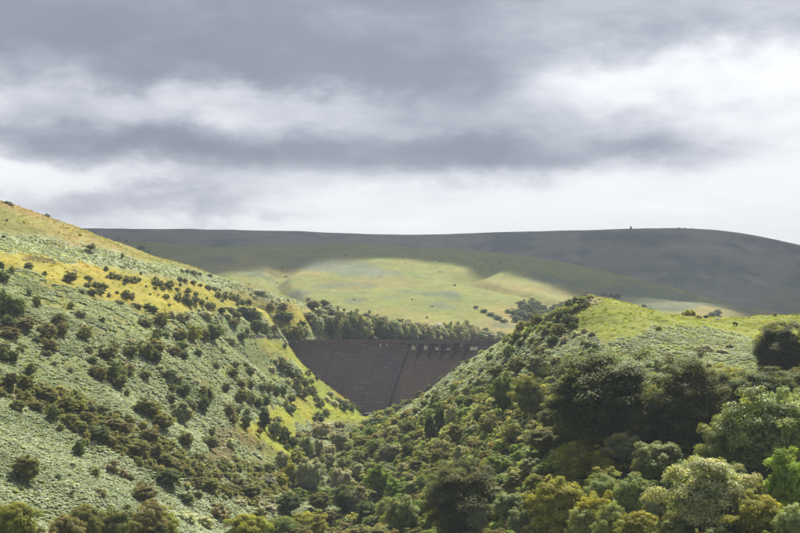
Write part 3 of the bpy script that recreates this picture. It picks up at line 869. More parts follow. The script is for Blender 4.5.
plant_list('in right end of yellow grass band', '''188 293 7 5 g; 196 295.5 5 4 g; 193 284 7 4 g; 200 287 6 4 g; 208 290 7 6 g; 214 291 7 5 g; 178 300 8 7 g; 186 303 10 9 g; 190 306 8 6 g; 195 303 8 7.5 g; 202 304.5 6 6 g; 209 308 7 6 g; 213 308.5 6 6 g; 218 298 7 7 g; 225 299 8 7 g; 222 302.5 5 4 g; 232 300 6 7 g; 237 301 7 7 g; 242 304.5 8 6 g; 249 303.5 7 5 g; 207 299 2.5 2.5 g; 258 294 5 4 g; 262 294.5 6 4 g; 220 291 3 2.5 g; 270 310 8 8 B; 283 309.5 10 7 g; 308 301 5 3.5 g; 288 301 3 2 g; 230 311 13 6 w; 238 305 4 3 g''')
plant_list('above the dam road at left', '''246 319 15 13 d; 254 322 14 13 d; 240 316 10 9 d; 257 333 12 14 d; 263 336 12 13 d; 237 319 10 8 h; 234 327 10 9 b; 280 320 10 9 d; 288 322 10 10 d; 272 318 8 5 w; 247 335 5 7.5 d; 242 340 11 8 d; 275 331 6 7 h; 268 330 6 4 B; 302 327 8 7 d; 222 313 8 6 d; 228 318 8 6 w''')
plant_list('at the left end of the dam crest', '''288 339 13 13 h; 298 339 11 14 h; 305 338.5 9 13 e''')
plant_list('on slope below yellow band', '''214 342.5 17 19 d; 204 341 11 13 h; 193 341 16 15 y; 180 343 13 15 h; 161 327 15 15 h; 183 323 15 10 e; 153 313 10 8 d; 148 309 8 6 d; 155 343 10 10 d; 155 357 18 18 h; 183 361 10 11 d; 198 358 9 9 d; 173 356 14 11 b; 182 350 14 9 G; 210 318 8 6 e; 145 329 14 11 h; 139 309 6 5 d; 170 317 12 7 w; 205 317 14 8 w; 190 330 8 6 b; 222 352 12 7 w; 230 342 14 7 w; 166 338 8 7 G; 220 330 10 7 w; 134 306 8 5 w; 119 305 10 5 g''')
plant_list('on the far left slope', '''13 322 17 26 d; 3 318 14 28 d; 20 316 11 16 d; 8 330 16 15 d; 26 331 18 15 b; 10 339 17 12 b; 37 308 7.5 13 h; 59 324 14 11 h; 62 337 11 15 b; 48 340 16 17 b; 50 351 14 13 b; 81 318 10 9 e; 85 340 15 13 h; 71 309 6.5 7 h; 102 323 5.5 7 h; 12 363 13 13 d; 3 361 14 14 d; 31 375 12 12 d; 11 392 14 19 t; 26 389 15 14 h; 47 357 11 7 b; 20 352 9 6 g; 36 343 9 6 d; 5 350 12 8 e; 66 328 7 5 G; 40 332 8 6 b; 32 322 6 5 g''')
plant_list('in mid left bracken slope', '''108 359 17 14 h; 131 357 14 13 h; 146 359 13 18 h; 156 362 12 12 d; 114 350 10 8 h; 93 363 9 7 d; 145 380 12 11 h; 113 381 16 19 d; 121 379 13 14 e; 101 382 12 15 b; 120 389 14 15 h; 94 376 11 10 b; 128 376 12 13 b; 131 344 9 6 w; 138 350 7 5 g; 88 352 9 5 g; 54 365 6 4 g; 70 372 7 4 g; 76 381 6 4 g; 142 402 6 6 g; 131 426 9 9 h; 127 397 6 8 h; 157 339 10 10 d; 120 370 10 9 d''')
plant_list('on bracken beside the grass clearing', '''183 397 15 14 d; 171 404 10 11 b; 203 413 11 19 d; 190 413 14 15 e; 209 400 11 13 h; 203 397 9 11 b; 216 370 7.5 8 h; 233 378 13 11 h; 226 393 9 11 b; 236 368 8 7 b; 246 368 5 6 b; 250 377 9 10 d; 241 388 12 9 h; 250 389 10 10 h; 183 425 22 21 e; 164 431 21 17 h; 154 419 15 17 h; 186 446 17 15 h; 210 449 20 13 h; 212 437 6 10 h; 170 379 15 11 e; 178 384 10 8 b; 146 417 22 17 h; 161 426 13 14 h; 150 410 12 9 e; 172 392 8 8 h; 224 405 8 6 w; 160 370 10 7 w; 196 384 10 6 w; 178 413 14 10 h''')
plant_list('in grass clearing below dam', '''262 392 10 11 e; 268 394 10 12 h; 241 404 12 15 h; 250 405 12 15 e; 258 408 11 11 d; 266 407 10 12 d; 276 398 8 13 d; 283 396 8 11 d; 229 417 14 13 b; 234 425 8 11 h; 238 415 6 9 d; 246 429 10 15 d; 265 429 16 20 D; 278 423 9 7 g; 275 439 12 19 e; 284 443 12 17 d; 260 437 6.5 9 o; 293 447 14 11 d; 290 413 11 8 g; 291 403 9 9 h; 307 438 8 6 B; 299 437 8 5 B; 285 407 7 6 g; 230 446 11 9 w; 224 468 9.5 8.5 g; 228 478 9 5 G; 247 417 7 10 e; 259 449 7 4 g; 287 449 7 6 g''')
plant_list('in gorse belt left of dam', '''283 372 13 14 g; 290 377 11 13 g; 298 383 11 13 g; 305 386 8 9 g; 297 391 9 11 g; 303 398 11 11 g; 308 393 8 8 g; 313 395 8 9 g; 301 358.5 7 5 g; 304 360 6 5 g; 285 347.5 4.5 5 g; 320 407 9 9 g; 327 402 9 7 w; 334 407 10 9 w; 344 411 11 11 g; 338 404 8 7 g; 351 410 8 7 g; 316 401 7 7 g; 330 396 8 6 w; 319 423 13 12 g; 326 416 7.5 8 g; 293 411 7.5 8 g; 308 376 7 6 g; 317 380 6 5 g; 311 384 7 6 g; 339 428 13 7 B; 346 404 7 6 w; 288 384 9 7 w; 275 362 8 5 w; 281 366 7 5 w; 272 371 8 6 w''')
plant_list('in scrub belt across left slope', '''42 396 18 11 h; 24 401 14 10 b; 17 411 16 11 h; 37 412 15 11 h; 53 421 12 17 d; 50 401 16 11 b; 66 411 20 14 h; 80 412 14 12 y; 86 411 14 11 e; 100 414 18 11 e; 70 425 15 11 h; 79 432 16 11 h; 88 422 14 10 b; 100 441 22 15 d; 112 429 20 11 b; 125 435 16 12 b; 138 455 24 15 h; 150 442 18 13 b; 60 432 8 8 h; 79 457 12 17 d; 92 432 10 8 g; 110 445 12 9 b; 122 446 14 10 h; 118 452 12 8 h; 155 455 15 11 b; 165 464 16 11 h; 174 470 15 10 b; 185 474 14 9 h; 197 475 14 9 b; 160 476 14 9 h''')
plant_list('in pale bracken at lower left', '''28 483 27 27 h; 94 477 11 10 h; 112 474 18 13 B; 123 479 10 9 B; 130 482 9 8 b; 101 498 11 9 B; 141 489 14 9 B; 145 504 25 19 b; 72 468 8 6 g; 12 505 8 4 g; 35 497 8 4 g; 70 498 7 4 g; 40 445 6 3 g; 58 478 8 4 g''')
plant_list('along bottom edge at lower left', '''16 548 40 46 y; 1 540 20 38 h; 33 551 22 26 b; 66 552 38 38 b; 84 546 34 42 h; 116 552 40 44 h; 150 544 36 40 b; 156 556 26 32 h; 163 546 30 34 y; 178 552 22 16 w; 132 520 12 8 g; 52 556 20 22 y''')
plant_list('on valley floor left of centre', '''169 487 24 19 d; 208 489 22 11 h; 186 504 16 12 d; 198 499 9 8 d; 252 498 22 13 h; 268 488 20 13 s; 279 488 17 16 y; 290 514 24 21 d; 248 551 42 38 Y; 283 548 32 32 G; 299 551 28 26 b; 256 473 14 10 e; 268 474 16 11 h; 282 469 14 17 s; 297 463 13 15 e; 306 457 14 22 e; 305 490 20 30 s; 291 483 13 22 y; 220 519 20 14 B; 216 507 12 7 w; 240 505 14 8 w; 205 527 20 13 w; 186 522 18 12 w; 230 492 15 8 b; 216 480 14 8 b; 196 486 13 9 b; 238 486 14 8 b; 270 512 16 10 w; 260 520 16 12 h; 300 500 14 12 G; 279 502 14 9 w''')
plant_list('among willows below the dam', '''322 438 22 15 s; 339 447 22 17 s; 307 458 14 19 e; 349 453 12 11 e; 327 471 16 19 e; 311 492 24 30 s; 342 491 24 20 s; 390 463 24 18 e; 376 452 16 13 G; 362 446 14 10 h; 372 437 13 11 G; 350 440 10 8 h; 357 478 16 14 s; 345 468 14 12 e; 298 464 16 12 y; 330 458 12 12 s; 360 462 14 11 e; 372 475 14 12 b; 392 446 14 10 h; 388 475 14 10 e; 403 476 14 12 s; 319 455 12 14 s; 334 480 12 12 G''')
plant_list('in wood at bottom centre', '''378 495 25 28 G; 346 514 28 30 d; 358 512 22 24 e; 396 503 22 23 G; 401 536 36 38 a; 366 520 22 18 d; 320 512 24 20 h; 314 542 30 30 y; 336 546 20 18 b; 360 541 22 14 b; 414 550 22 20 h; 421 520 20 22 G; 330 524 18 14 b; 345 532 16 10 b; 378 542 22 14 h; 385 520 18 18 a; 412 498 18 16 a; 426 490 18 16 G; 372 530 16 12 d; 301 530 20 18 Y; 326 500 14 12 G; 432 545 22 16 G''')
plant_list('on the slope below the spur', '''430 443 17 28 D; 440 432 15 25 D; 435 408 9 11 d; 408 458 13 17 d; 408 434 15 13 h; 424 464 16 14 h; 440 468 22 20 h; 418 472 17 13 h; 452 426 14 21 s; 465 420 17 14 G; 478 422 11 13 d; 490 436 18 21 b; 458 442 26 16 h; 444 462 20 24 e; 460 461 16 14 s; 480 450 16 10 h; 514 442 20 19 h; 496 470 22 16 G; 454 393 9 9 G; 436 403 9 9 h; 420 442 14 12 h; 472 436 14 12 e; 486 462 18 12 h; 424 424 10 8 h; 416 414 9 7 h; 446 412 9 8 h; 470 404 11 8 h; 484 406 11 9 h; 396 425 9 7 h; 404 418 8 6 g; 388 427 8 6 h; 460 404 9 7 G; 434 480 18 14 h; 410 486 16 14 e; 500 452 14 11 G; 396 436 10 8 e; 478 478 18 10 o''')
plant_list('on wooded slope right of centre', '''503 415 22 40 d; 528 420 32 44 h; 550 430 24 22 b; 547 454 44 27 h; 464 534 70 72 k; 440 520 34 50 k; 578 484 44 44 y; 508 522 30 28 a; 519 536 22 26 e; 560 538 54 58 y; 586 550 36 40 a; 516 488 22 14 h; 532 473 22 14 e; 479 534 26 32 e; 531 518 16 27 h; 520 462 18 12 G; 506 486 18 12 G; 498 496 18 12 e; 536 490 22 16 y; 562 470 20 12 h; 548 474 18 12 G; 540 478 16 12 e; 494 510 18 16 G; 470 545 24 14 G; 500 545 22 16 h; 532 462 14 10 a; 604 478 26 30 y''')
plant_list('on the spur beside the dam', '''584 300 12 6 g; 576 303 9 6 g; 570 307 12 9 g; 562 309 9 8 g; 555 312 10 9 g; 568 323 11 10 g; 575 323 8 7 g; 573 329 9 8 g; 538 326 13 12 h; 558 335 16 11 h; 553 346 11 11 d; 530 329 9 9 g; 522 334 13 13 h; 517 342 11 11 h; 509 358 13 13 G; 521 348 8 9 d; 490 362 9 8 d; 517 374 18 17 h; 539 358 12 12 h; 538 378 25 22 e; 532 343 6 6 g; 496 377 16 13 h; 604 295.5 6 3 g; 617 297.5 8 4.5 g; 611 296.5 5 3 g; 592 337.5 6 6 g; 584 333 8 6 w; 595 348 7 5 g; 588 346 8 5 g; 576 337 10 7 w; 564 343 9 8 w; 545 318 10 8 g; 550 322 10 8 g; 560 318 9 8 g; 546 334 8 7 g; 526 339 8 8 g; 513 346 8 7 h; 540 342 8 7 w; 500 356 7 5 w; 483 372 8 6 g; 472 384 9 7 g; 462 374 7 5 g; 476 362 6 5 g; 448 385 7 5 g; 486 352 7 5 g;  556 365 12 8 h; 549 354 8 6 w; 520 361 8 7 g; 580 309 7 6 g; 586 306 7 5 g; 529 354 7 5 w; 441 382 8 6 g; 430 390 8 6 g; 420 397 8 6 g; 410 404 8 6 g; 455 372 7 5 g; 468 364 7 5 g; 437 396 8 6 g; 399 410 8 6 g; 425 406 9 7 h; 390 416 9 7 h''')
plant_list('on the bright grass knoll', '''658 370 8.5 9.5 g; 669 372 14 8 w; 676 373 10 6 w; 644 307 5 3 g; 712 316 7 4.5 g; 718 315 8 6 g; 706 318 6 3.5 g; 699 318.5 5 3 g; 775 316 4 3 B; 704 350 16 7 w; 722 354 14 7 w; 730 348 12 6 w''')
plant_list('in big dark stand at right', '''602 448 106 98 k; 572 446 44 66 k; 640 450 40 54 k; 690 450 72 92 k; 668 446 40 62 k; 724 432 50 62 k; 765 420 74 48 k; 745 418 44 40 b; 722 400 40 34 y; 782 374 48 52 k; 768 372 24 40 k; 630 428 30 44 k; 798 405 40 36 h; 586 415 30 40 h''')
plant_list('in feathery wood at lower right', '''770 480 84 84 a; 722 478 46 60 a; 792 455 50 56 a; 744 470 40 56 a; 786 522 46 66 G; 622 466 38 32 A; 657 486 50 42 a; 604 500 36 30 y; 604 516 36 38 a; 633 522 36 44 a; 656 524 28 34 e; 710 542 82 78 A; 682 500 32 34 a; 598 540 40 46 Y; 612 552 36 44 a; 640 554 44 44 y; 672 556 40 34 a; 756 545 52 50 y; 794 552 40 44 a; 716 560 38 30 a; 738 520 40 44 a; 700 482 24 24 A; 684 534 30 42 a; 770 560 30 28 G; 652 500 24 20 G; 594 476 22 22 y; 728 500 34 36 A; 690 560 30 26 G''')
plant_list('on grassy ridge above shore wood', '''315 311 9 10 t; 324 311 10 11 t; 330 309 5 4 t; 344 311 3 3 g''')
plant_list('in wood on far hillside', '''520 319 12 9 d; 526 315 13 11 d; 533 313 13 12 d; 528 321 12 9 d; 538 319 12 10 d; 514 316 9 7 d; 522 309 10 9 d; 543 313 10 8 d; 516 322 10 7 d; 532 305 8 7 d; 508 313 6 4 d; 498 320 8 4 d; 491 316 7 4 d; 484 312.5 7 3.5 d; 504 323 8 4 d; 476 308.5 5 3 d; 548 317 9 7 d; 540 324 10 7 d; 537 309 9 8 d; 495 318 6 3 d''')
plant_list('dotted over the middle hill', '''427 318 2.7 2.2 g;  354 300 2.4 1.5 g;  286 277 2.8 1.4 g;  405 263 1.4 0.9 g;  440 272 1.7 1.1 g;  345 256 2.5 1.7 g;  455 286 2.4 2.0 g;  440 262 2.1 1.4 g;  500 262 2.1 1.4 g;  282 268 2.6 1.3 g;  432 307 2.2 1.4 g;  412 300 2.3 1.5 g;  277 283 1.7 1.1 g;  672 300 3.2 2.0 g''')

# the line of trees on the shore behind the dam crest
rowr = random.Random(5)
u = 309.0
tops = [(300, 323), (310, 316), (318, 313), (335, 311.5), (352, 312), (372, 314), (388, 316), (405, 319), (418, 322), (432, 325), (450, 325), (465, 324), (480, 326), (495, 330), (512, 334)]
while u < 506:
    D = float(np.interp(u, [288, 350, 400, 505], [772, 805, 862, 1000]))
    for back in (0, 1):
        ub = u + back * 3.5
        Db = D + back * 26 + rowr.uniform(-6, 6)
        vt = float(np.interp(ub, *zip(*tops))) + rowr.uniform(-1.2, 4.5) + (0 if back else 3)
        x, y = (ub - 400) / F * Db, Db
        z = max(float(ground_z(np.array(x), np.array(y))), WATER + .3)
        hm = max(5.0, (HOR - vt) / F * Db - z)
        code = 'd' if rowr.random() < .18 else ('h' if rowr.random() < .12 else 'r')
        plant('in shore wood behind dam crest', ub, 339, rowr.uniform(11, 18), hm * F / Db, code, xyz=(x, y, z), hm=hm)
    u += rowr.uniform(6.2, 8.4)

def label_plants():
    SIZE = lambda w, ws: 'small' if w < np.percentile(ws, 34) else ('large' if w > np.percentile(ws, 75) else 'medium')
    zones = {}
    for p in PLANTS: zones.setdefault(p[0], []).append(p)
    for zone, L in zones.items():
        kinds = {}
        for p in L: kinds.setdefault(KIND[p[3]][3:5], []).append(p)
        for (noun, cw), K in kinds.items():
            K.sort(key=lambda p: p[1])
            ws = [p[4] for p in K]
            for i, p in enumerate(K):
                _, u, v, code, w, h, o = p
                if len(K) == 1:
                    lab = f'only {cw} {noun} {zone}'
                elif i == 0:
                    lab = f'leftmost {cw} {noun} {zone}'
                elif i == len(K) - 1:
                    lab = f'rightmost {cw} {noun} {zone}'
                else:
                    lab = f'{SIZE(w, ws)} {cw} {noun}, {ordinal(i)} from left {zone}'
                cat = 'tree' if 'tree' in o.name or 'willow' in o.name else ('bramble' if 'bramble' in o.name else 'bush')
                tag(o, lab, cat, f'{noun}s {zone}' if len(K) > 1 else None)
label_plants()

# ---------------------------------------------------------------- bracken and undergrowth (uncountable: one object each)
def bracken_clump(seed):
    r = np.random.default_rng(seed)
    V, T = [], []
    for i in range(15):
        th = r.uniform(0, 6.283); L = r.uniform(.35, .75); hgt = r.uniform(.45, .85); w = r.uniform(.14, .24)
        d = np.array([math.cos(th), math.sin(th), 0]); s = np.array([-d[1], d[0], 0])
        o = np.array([r.normal(0, .16), r.normal(0, .16), 0])
        c = [o + d * L * .12 + [0, 0, hgt * .6], o + d * L * .5 + [0, 0, hgt], o + d * L * .85 + [0, 0, hgt * .95], o + d * L * 1.15 + [0, 0, hgt * .72]]
        ww = [w * .6, w, w * .8, .02]
        t = r.uniform(.75, 1.25)
        for a in range(3):
            V += [c[a] - s * ww[a], c[a] + s * ww[a], c[a + 1] + s * ww[a + 1], c[a + 1] - s * ww[a + 1]]
            T.append((t, t, t))
    me = quads_mesh('bracken_clump', np.array(V)); set_tint(me, np.array(T))
    me.materials.append(M_BRACKEN)
    return me

def under_clump(seed):
    me, _ = crown_mesh('scrub_clump', seed, 900, .09, lobes=13, lobe_r=(.15, .26), flat=.85, zc=.36, ext=(.5, .5, .5), zmin=-.02, up=.45)
    me.materials.append(M_UNDER)
    return me

def scatter(name, pts, rotz, scl, idx, cols, meshes, tilt=None):
    pc = bpy.data.collections.new(name + '_pieces')          # kept out of the scene: only instanced
    for i, me in enumerate(meshes):
        o = bpy.data.objects.new(f'{name}_piece_{i:02d}', me); pc.objects.link(o)
    me = bpy.data.meshes.new(name)
    n = len(pts)
    me.vertices.add(n); me.vertices.foreach_set('co', pts.astype(np.float32).ravel())
    def at(nm, ty, field, data):
        a = me.attributes.new(nm, ty, 'POINT'); a.data.foreach_set(field, data)
    rot = np.zeros((n, 3), np.float32); rot[:, 2] = rotz
    if tilt is not None: rot[:, :2] = tilt
    at('rot', 'FLOAT_VECTOR', 'vector', rot.ravel())
    at('scl', 'FLOAT_VECTOR', 'vector', scl.astype(np.float32).ravel())
    at('idx', 'INT', 'value', idx.astype(np.int32))
    at('icol', 'FLOAT_COLOR', 'color', np.c_[cols, np.ones(n)].astype(np.float32).ravel())
    o = obj(name, me)
    ng = bpy.data.node_groups.new(name + '_scatter', 'GeometryNodeTree')
    ng.interface.new_socket('Geometry', in_out='INPUT', socket_type='NodeSocketGeometry')
    ng.interface.new_socket('Geometry', in_out='OUTPUT', socket_type='NodeSocketGeometry')
    N = ng.nodes.new; Lk = ng.links.new
    gi, go = N('NodeGroupInput'), N('NodeGroupOutput')
    ci = N('GeometryNodeCollectionInfo'); ci.inputs['Collection'].default_value = pc
    ci.inputs['Separate Children'].default_value = True; ci.inputs['Reset Children'].default_value = True
    ip = N('GeometryNodeInstanceOnPoints'); ip.inputs['Pick Instance'].default_value = True
    def na(nm, ty):
        a = N('GeometryNodeInputNamedAttribute'); a.data_type = ty; a.inputs['Name'].default_value = nm
        return [s for s in a.outputs if s.enabled and s.name == 'Attribute'][0]
    Lk(gi.outputs[0], ip.inputs['Points']); Lk(ci.outputs[0], ip.inputs['Instance'])
    Lk(na('idx', 'INT'), ip.inputs['Instance Index']); Lk(na('rot', 'FLOAT_VECTOR'), ip.inputs['Rotation']); Lk(na('scl', 'FLOAT_VECTOR'), ip.inputs['Scale'])
    Lk(ip.outputs[0], go.inputs[0])
    md = o.modifiers.new('scatter', 'NODES'); md.node_group = ng
    return o

def grid_val(A, x, y):
    fi = np.interp(x / y, RR, np.arange(len(RR))); fj = np.interp(y, yy, np.arange(len(yy)))
    return A[np.clip(np.round(fj).astype(int), 0, len(yy) - 1), np.clip(np.round(fi).astype(int), 0, len(RR) - 1)]

def sample(mask, n, y0, y1, u0=-60, u1=860, yp=1.0):
    """points over the terrain where mask is high; density per square metre falls with distance as y**-yp"""
    q = rng.random(n)
    e = 2 - yp
    y = (y0 ** e + q * (y1 ** e - y0 ** e)) ** (1 / e)
    x = (rng.uniform(u0, u1, n) - 400) / F * y
    k = rng.random(n) < grid_val(mask, x, y)
    x, y = x[k], y[k]
    return x, y, ground_z(x, y)

def build_bracken():
    x, y, z = sample(BRK, 1040000, 150, 830, -230, 1000, yp=1.0)
    n = len(x)
    V = HOR - F * z / y; Uq = 400 + F * x / y
    s = rng.uniform(.62, 1.1, n) * np.interp(y, [200, 500, 800], [.95, 1.25, 1.6])
    s = s * np.where(grid_val(PALE, x, y), .8, 1.0) * np.where(Uq > 560, .72, 1.0)
    cl = fbm(x / 9, y / 9, 2, 201)
    base = np.stack([np.interp(cl, [.3, .7], [.31, .42]), np.interp(cl, [.3, .7], [.365, .47]), np.interp(cl, [.3, .7], [.215, .315])], -1)
    j = rng.normal(1, .1, (n, 1)); base = base * j
    base = np.where(grid_val(PALE, x, y)[:, None], np.array([.37, .42, .27]) * (.9 + .1 * j), base)
    s = s * np.interp(fbm(x / 4, y / 4, 2, 207), [.25, .75], [.75, 1.2])
    dry = (rng.random(n) < .015)[:, None]; base = np.where(dry, np.array([.2, .13, .05]), base)
    o = scatter('bracken', np.stack([x, y, z - .05], -1), rng.uniform(0, 6.28, n), np.stack([s, s, s * rng.uniform(.4, .75, n) * np.where(grid_val(PALE, x, y), .5, 1.0)], -1), rng.integers(0, 5, n), base, [bracken_clump(i) for i in range(5)], rng.normal(0, .14, (n, 2)))
    tag(o, 'pale silvery green bracken covering the open slopes', 'bracken', kind='stuff')
    return n

def build_under():
    x, y, z = sample(UND, 52000, 120, 660, -100, 1220, yp=1.0)
    n = len(x)
    s = rng.uniform(.9, 2.7, n) * np.interp(y, [200, 600], [.9, 1.3])
    sm = grid_val(SCRUBM, x, y)
    pal = np.array([(.095, .125, .035), (.13, .135, .045), (.12, .14, .075), (.075, .1, .03), (.16, .17, .055), (.13, .12, .05), (.11, .155, .035), (.18, .2, .12)])
    pal2 = np.array([(.1, .105, .033), (.105, .103, .038), (.09, .105, .033), (.115, .112, .04), (.085, .095, .033)])
    c1 = pal[np.clip((fbm(x / 12, y / 12, 3, 211) * 14 - 3 + rng.normal(0, 1.2, n)).astype(int), 0, 7)]
    c2 = pal2[rng.integers(0, 5, n)]
    c = 2.65 * np.array([1.04, 1, .88]) * np.where(sm[:, None], c2, c1) * rng.normal(1, .12, (n, 1))
    o = scatter('undergrowth', np.stack([x, y, z - .1], -1), rng.uniform(0, 6.28, n), np.stack([s, s, s * rng.uniform(.55, 1.0, n)], -1), rng.integers(0, 4, n), c, [under_clump(300 + i) for i in range(4)])
    tag(o, 'mixed low green scrub filling the gaps between the trees', 'undergrowth', kind='stuff')
    return n
def grass_tuft(seed):
    r = np.random.default_rng(seed)
    V, T = [], []
    for i in range(14):
        th = r.uniform(0, 6.283); d = np.array([math.cos(th), math.sin(th), 0]); sd = np.array([-d[1], d[0], 0])
        o = np.array([r.normal(0, .22), r.normal(0, .22), -.03]); h = r.uniform(.2, .5); w = r.uniform(.05, .1)
        V += [o - sd * w, o + sd * w, o + sd * w * .7 + d * .1 + [0, 0, h * .7], o - sd * .01 + d * r.uniform(.15, .35) + [0, 0, h]]
        t = r.uniform(.75, 1.3); T.append((t, t, t))
    me = quads_mesh('grass_tuft', np.array(V)); set_tint(me, np.array(T)); me.materials.append(M_UNDER)
    return me

def build_grass():
    G = np.clip((WHICH == 0) * (1 - BRK) * (1 - UND) * (GY > 200), 0, 1)
    G = G * (.15 + .5 * sstep(fbm(GX / 5, GY / 5, 3, 221), .4, .62))
    x, y, z = sample(G, 90000, 240, 820, yp=1.2)
    n = len(x)
    c = np.stack([grid_val(GC[..., i], x, y) for i in range(3)], -1) * rng.normal(1.5, .28, (n, 1)) * np.array([1.02, 1, .9])
    c = np.where((rng.random(n) < .06)[:, None], c * np.array([.6, .75, .7]), c)
    s = rng.uniform(.6, 1.6, n) * np.interp(y, [250, 800], [1.0, 1.7])
    o = scatter('grass', np.stack([x, y, z], -1), rng.uniform(0, 6.28, n), np.stack([s, s, s * rng.uniform(.35, .8, n)], -1), rng.integers(0, 4, n), np.clip(c, 0.01, .6), [grass_tuft(400 + i) for i in range(4)])
    tag(o, 'tufts of yellow and green grass on the open hill', 'grass', kind='stuff')
    return n
print('GRASS', build_grass(), 'BRACKEN', build_bracken(), 'UNDER', build_under(), 'PLANTS', len(PLANTS))

# ---------------------------------------------------------------- sheep, rocks, wall, shed
def sheep(u, v, heading, col, face, label, scale=1.0):
    x, y, z = ground_at(u, v)
    # skeleton: pelvis, trunk, chest, neck lowered to graze, head; four jointed legs
    V = [(-.45, 0, .72), (-.15, 0, .74), (.2, 0, .72), (.45, 0, .74), (.66, 0, .66), (.8, 0, .42), (.86, 0, .26), (-.58, 0, .7), (-.64, 0, .55)]
    R = [.24, .27, .27, .22, .14, .1, .065, .08, .04]
    E = [(0, 1), (1, 2), (2, 3), (3, 4), (4, 5), (5, 6), (0, 7), (7, 8)]
    for sx in (-1, 1):
        for root, lx, hind in ((0, -.42, True), (3, .4, False)):
            b = len(V)
            if hind: V += [(lx + .06, sx * .15, .48), (lx - .08, sx * .15, .28), (lx, sx * .15, .0)]
            else: V += [(lx, sx * .14, .45), (lx + .02, sx * .14, .24), (lx, sx * .14, .0)]
            R += [.1, .055, .045]; E += [(root, b), (b, b + 1), (b + 1, b + 2)]
    for sx in (-1, 1):
        b = len(V); V.append((.74, sx * .15, .47)); R.append(.035); E.append((5, b))
    me = bpy.data.meshes.new('sheep'); me.from_pydata(V, E, []); me.update()
    o = obj('sheep', me)
    md = o.modifiers.new('skin', 'SKIN')
    for i, sv in enumerate(me.skin_vertices[0].data):
        sv.radius = (R[i], R[i]); sv.use_root = (i == 0)
    o.modifiers.new('smooth', 'SUBSURF').levels = 2; o.modifiers['smooth'].render_levels = 2
    me.materials.append(simple_mat('fleece', col, .95, .1, .25, 9))
    o.location = (x, y, z - .02); o.rotation_euler = (0, 0, heading); o.scale = (scale,) * 3
    tag(o, label, 'sheep', 'sheep grazing on the knoll')
sheep(718.5, 321.5, 2.9, (.62, .58, .52), (.3, .28, .25), 'white sheep grazing on the bright grass by the saddle', 1.35)
sheep(735, 326, .3, (.035, .032, .03), (.03, .03, .03), 'black sheep grazing on the bright grass of the knoll', 1.45)

def rock_mesh(seed, sub=2):
    bm = bmesh.new(); bmesh.ops.create_icosphere(bm, subdivisions=sub, radius=.5)
    for vt in bm.verts:
        n = mnoise.noise(vt.co * 2.3 + Vector((seed * 3.1, 0, 0))) * .35 + mnoise.noise(vt.co * 6 + Vector((0, seed, 0))) * .12
        vt.co *= 1 + n
        vt.co.z = round(vt.co.z * 5) / 5 * .5 + vt.co.z * .5
    me = bpy.data.meshes.new('rock'); bm.to_mesh(me); bm.free()
    return me
M_GRAN = simple_mat('granite', (.2, .185, .175), .9, .2, .35, 1.5, .6)
M_PINK = simple_mat('bare_pinkish_stone', (.4, .32, .25), .9, .2, .3, 2, .5)
ROCKS = [rock_mesh(i) for i in range(4)]
def rock(name, u, v, w, h, mat, label, group, i, sink=.25, parent=None):
    x, y, z = ground_at(u, v)
    me = ROCKS[i % 4].copy(); me.materials.append(mat)
    o = obj(name, me)
    W, H = w * y / F, h * y / F
    o.scale = (W, W * .8, H * 1.5); o.location = (x, y, z + H * (.5 - sink)); o.rotation_euler = (0, 0, i * 1.3)
    return tag(o, label, 'rock', group)
rock('rock_stack', 631, 229.5, 2.6, 3.2, M_GRAN, 'lone granite stack standing on the far skyline', None, 0)
rock('rock_outcrop', 679, 229.3, 6, 1.8, M_GRAN, 'broad low granite outcrop on the far skyline', 'outcrops on the far skyline', 1)
rock('rock_outcrop', 684, 229.3, 3.5, 1.5, M_GRAN, 'low granite outcrop joining the right of the broad one', 'outcrops on the far skyline', 2)
rock('rock_outcrop', 693, 229.3, 2.2, 1.2, M_GRAN, 'smallest granite outcrop at the right end of the far skyline', 'outcrops on the far skyline', 3)
rock('boulder', 683, 282, 1.8, 1.3, M_PINK, 'pale boulder alone on the shaded far moor', None, 1)
for i, (u, v, w, h) in enumerate(((587, 301, 3.5, 2), (591, 300.5, 4, 2.2), (595, 301.5, 3, 1.6), (600, 299.5, 3.4, 1.6), (590, 303.5, 3, 1.5), (597, 304, 2.6, 1.3))):
    rock('stone', u, v, w, h, M_PINK, f'bare pinkish stone, {ordinal(i)} of six on the knoll top', 'stones on the knoll top', i)
for i, (u, v, w, h) in enumerate(((1, 391, 6, 4), (5, 394, 5, 3.5), (9, 398, 5, 3), (14, 401, 4, 2.5), (3, 397, 5, 3))):
    rock('stone', u, v, w, h, M_PINK, f'bare stone, {ordinal(i)} of five in the scree at far left', 'stones in the scree at far left', i)

